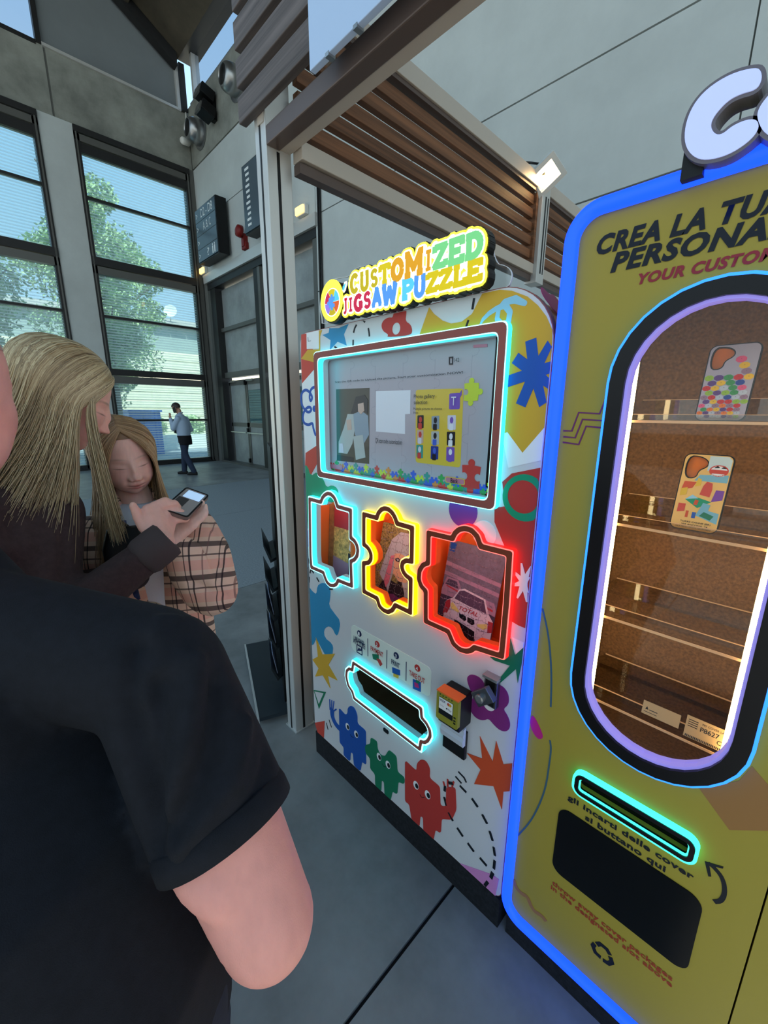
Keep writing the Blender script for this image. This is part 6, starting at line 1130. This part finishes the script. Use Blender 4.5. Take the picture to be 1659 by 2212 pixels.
bm = bmesh.new(); l1 = [hp_+fR*.09, hp_+fR*.09+fF*.08-Zv*.43, hp_+fR*.09+fF*.12-Zv*.85]; l2 = [hp_-fR*.09, hp_-fR*.09-fF*.02-Zv*.43, hp_-fR*.09-fF*.20-Zv*.85]
for q in (l1, l2): limb(bm, q, [.10, .078, .066])
loft(bm, [(hp_-Zv*.14, fR*.17, fF*.13), (hp_+Zv*.06, fR*.17, fF*.125)]); fuse('jeans', bm, .014, 4, 'jeans_navy', fm)
bm = bmesh.new(); loft(bm, [(hp_-Zv*.19-fF*.03, fR*.195, fF*.13), (hp_-Zv*.05-fF*.02, fR*.20, fF*.14), (hp_+Zv*.05, fR*.195, fF*.15)]); fuse('tied_jacket', bm, .016, 3, 'jacket_dark', fm)
for q, nm in ((l1[2], 1), (l2[2], 2)):
    s_ = shoe('shoe', q, fF, 'shoe_dark', fm)
    for k in range(3): b_ = Vector((q.x, q.y, 0))+fF*(.04+.025*k)+fR*.043; prism('shoe_stripe', [(0, .02), (.012, .02), (.022, .07), (.010, .07)], 0, .004, 'shoe_white', s_, frame3(b_, fF, Zv))
t = thing('mobile_phone', aL[2]+Zv*.04, 'dark phone at the ear of the walking man', 'phone'); bm = bmesh.new(); pc_ = fh.w(.085, .02, -.03); loft(bm, [(pc_-fh.U*.07+fh.F*.02, fh.F*.035, fh.L*.006), (pc_+fh.U*.06-fh.F*.01, fh.F*.035, fh.L*.006)], 16, 6); obj('phone_body', bm, 'black_plastic', t)
t = thing('document_folder', aR[2]+fF*.08, 'dark folder in the lower hand of the walking man', 'folder'); bm = bmesh.new(); box(bm, aR[2]+fF*.02+Vector((-.09, -.09, -.02)), aR[2]+fF*.02+Vector((.02, .02, .06))); obj('folder_cover', bm, 'jacket_dark', t); f7 = frame3(aR[2]+fF*.02-Zv*.26+fR*.03, fF, Zv); prism('loose_sheet', [(-.02, 0), (.07, .01), (.06, .22), (-.02, .22)], 0, .004, 'shirt_blue', t, f7)

# ---------------------------------------------------------------- outside the windows
M('asphalt', (150, 156, 160), .9, vary=(2, .08)); M('stucco', (246, 236, 206), .9, vary=(3, .04)); M('facade_grey', (176, 186, 178), .9); M('tile_roof', (176, 168, 156), .9); M('mesh_white', (236, 236, 226), .9); M('leaf', (168, 188, 142), .7, vary=(1.5, .35)); M('leaf_dark', (150, 170, 132), .7, vary=(1.5, .3)); M('bark', (104, 92, 80), .9); M('skip_blue', (52, 104, 190), .5); M('dish', (226, 226, 220), .5)
gd = tag(bx('ground', (-70, -60, -.6), (60, 60, -.32), 'asphalt'), 'grey forecourt outside the tall windows', 'ground', kind='structure')
b = thing('building', (-32, 8, 0), 'cream building with a tiled roof seen through the striped window', 'building')
bx('wall', (-38, -20, -.32), (-30, 40, 5.3), 'stucco', b); bx('upper_wall', (-38, -20, 5.3), (-30.1, 40, 6.9), 'facade_grey', b)
for i in range(60): bx('roof_tile_row', (-30.4-.02*(i % 2), -20+i, 6.9+.0*i), (-29.7, -19.06+i, 7.02), 'tile_roof', b)
prism('roof', [(-29.8, 7.0), (-34, 8.1), (-38.2, 7.0)], -20, 40, 'tile_roof', b, lambda u, v, w: Vector((u, w, v)))
for i in range(10): bx('cladding_course', (-30.0, -20, .3+i*.5), (-29.97, 40, .72+i*.5), 'stucco', b)
t = thing('satellite_dish', (-31.2, 10.6, 7.38), 'white satellite dish on the tiled roof outside', 'satellite dish'); lt('dish_bowl', [(.02, 0), (.3, .05), (.42, .14), (.40, .14), (.28, .07)], (-31, 10.6, 7.95), (.8, -.5, .3), 'dish', t, 20, True); tb('mast', [(-31.2, 10.6, 7.38), (-31.1, 10.6, 7.95)], .03, 'dish', t, 6)
tag(bx('garden_wall', (-23.1, 6.3, -.32), (-22.9, 9.6, .42), 'mesh_white'), 'low white wall outside the window behind the walking man', 'wall')
t = thing('skip_container', (-21, 5.4, 0), 'blue container standing outside the window', 'container'); bx('container_body', (-21.8, 4.9, -.32), (-20.6, 6.15, 1.55), 'skip_blue', t, .03); bx('container_lid', (-21.9, 4.85, 1.55), (-20.5, 6.2, 1.63), 'skip_blue', t); bx('container_rib', (-20.6, 5.45, .1), (-20.55, 5.55, 1.5), 'skip_blue', t)
def tree(loc, h, rx, rz_, n, seed, label, mat='leaf'):
    rnd = random.Random(seed); t = thing('tree', loc, label, 'tree', 'trees outside the windows'); L = Vector(loc)
    tb('trunk', [L, L+Vector((.1, .05, h*.3)), L+Vector((.0, .15, h*.6)), L+Vector((.1, .1, h*.85))], [.22, .17, .12, .05], 'bark', t, 8)
    for k in range(5):
        a_ = k*1.3; z = h*(.35+.1*k); tb('branch', [L+Vector((0, .1, z)), L+Vector((math.cos(a_)*rx*.35, math.sin(a_)*rx*.35, z+h*.1)), L+Vector((math.cos(a_)*rx*.7, math.sin(a_)*rx*.7, z+h*.17))], [.08, .05, .02], 'bark', t, 6)
    vs = []; fs = []; c = L+Vector((0, 0, h*.62)); cl = []
    for _ in range(26):
        while True:
            p = Vector((rnd.uniform(-1, 1), rnd.uniform(-1, 1), rnd.uniform(-1, 1)))
            if p.length < 1: break
        cl.append((c+Vector((p.x*rx*.8, p.y*rx*.8, p.z*rz_*.85)), rnd.uniform(.5, 1.0)*rx*.42))
    for i in range(n):
        q, r_ = cl[rnd.randrange(len(cl))]
        d_ = Vector((rnd.gauss(0, 1), rnd.gauss(0, 1), rnd.gauss(0, 1))).normalized()*r_*rnd.random()**.35; p = q+d_
        u = Vector((rnd.gauss(0, 1), rnd.gauss(0, 1), rnd.gauss(0, 1))).normalized(); v = u.orthogonal().normalized(); s_ = rnd.uniform(.05, .10); k = len(vs)
        vs += [p-u*s_, p+v*s_*.5, p+u*s_, p-v*s_*.5]; fs.append((k, k+1, k+2, k+3))
    me = bpy.data.meshes.new('foliage'); me.from_pydata(vs, [], fs); o = link('foliage', me, mat, t); o['kind'] = 'stuff'
tree((-19.5, 4.2, -.32), 10.5, 2.3, 4.2, 15000, 1, 'leafy tree outside the window nearest the corner')
tree((-19.0, .1, -.32), 10.0, 2.2, 4.0, 15000, 2, 'leafy tree outside the window at the picture edge')
tree((-25.0, 5.0, -.32), 8.0, 2.6, 3.2, 10000, 3, 'darker leafy tree standing farther off before the cream building', 'leaf_dark')
def shrub(x, y, r_, seed, label):
    rnd = random.Random(seed); t = thing('shrub', (x, y, -.32), label, 'shrub', 'shrubs along the cream building'); vs = []; fs = []
    for i in range(900):
        d_ = Vector((rnd.gauss(0, 1), rnd.gauss(0, 1), rnd.gauss(0, 1))).normalized()*r_*rnd.random()**.4; p = Vector((x+d_.x, y+d_.y*1.25, .7+d_.z*.9)); u = Vector((rnd.gauss(0, 1), rnd.gauss(0, 1), rnd.gauss(0, 1))).normalized(); v = u.orthogonal().normalized(); s_ = .11; k = len(vs)
        vs += [p-u*s_, p+v*s_*.5, p+u*s_, p-v*s_*.5]; fs.append((k, k+1, k+2, k+3))
    me = bpy.data.meshes.new('foliage'); me.from_pydata(vs, [], fs); o = link('foliage', me, 'leaf', t); o['kind'] = 'stuff'
    tb('stem', [(x, y, -.32), (x, y, .8)], .06, 'bark', t, 6)
for i, (x, y, w_) in enumerate(((-27, 5.2, 'behind the blue container'), (-27, 7.4, 'left of the walking man'), (-27, 9.6, 'behind the walking man'))): shrub(x, y, .8, 20+i, 'green shrub before the cream building, '+w_)
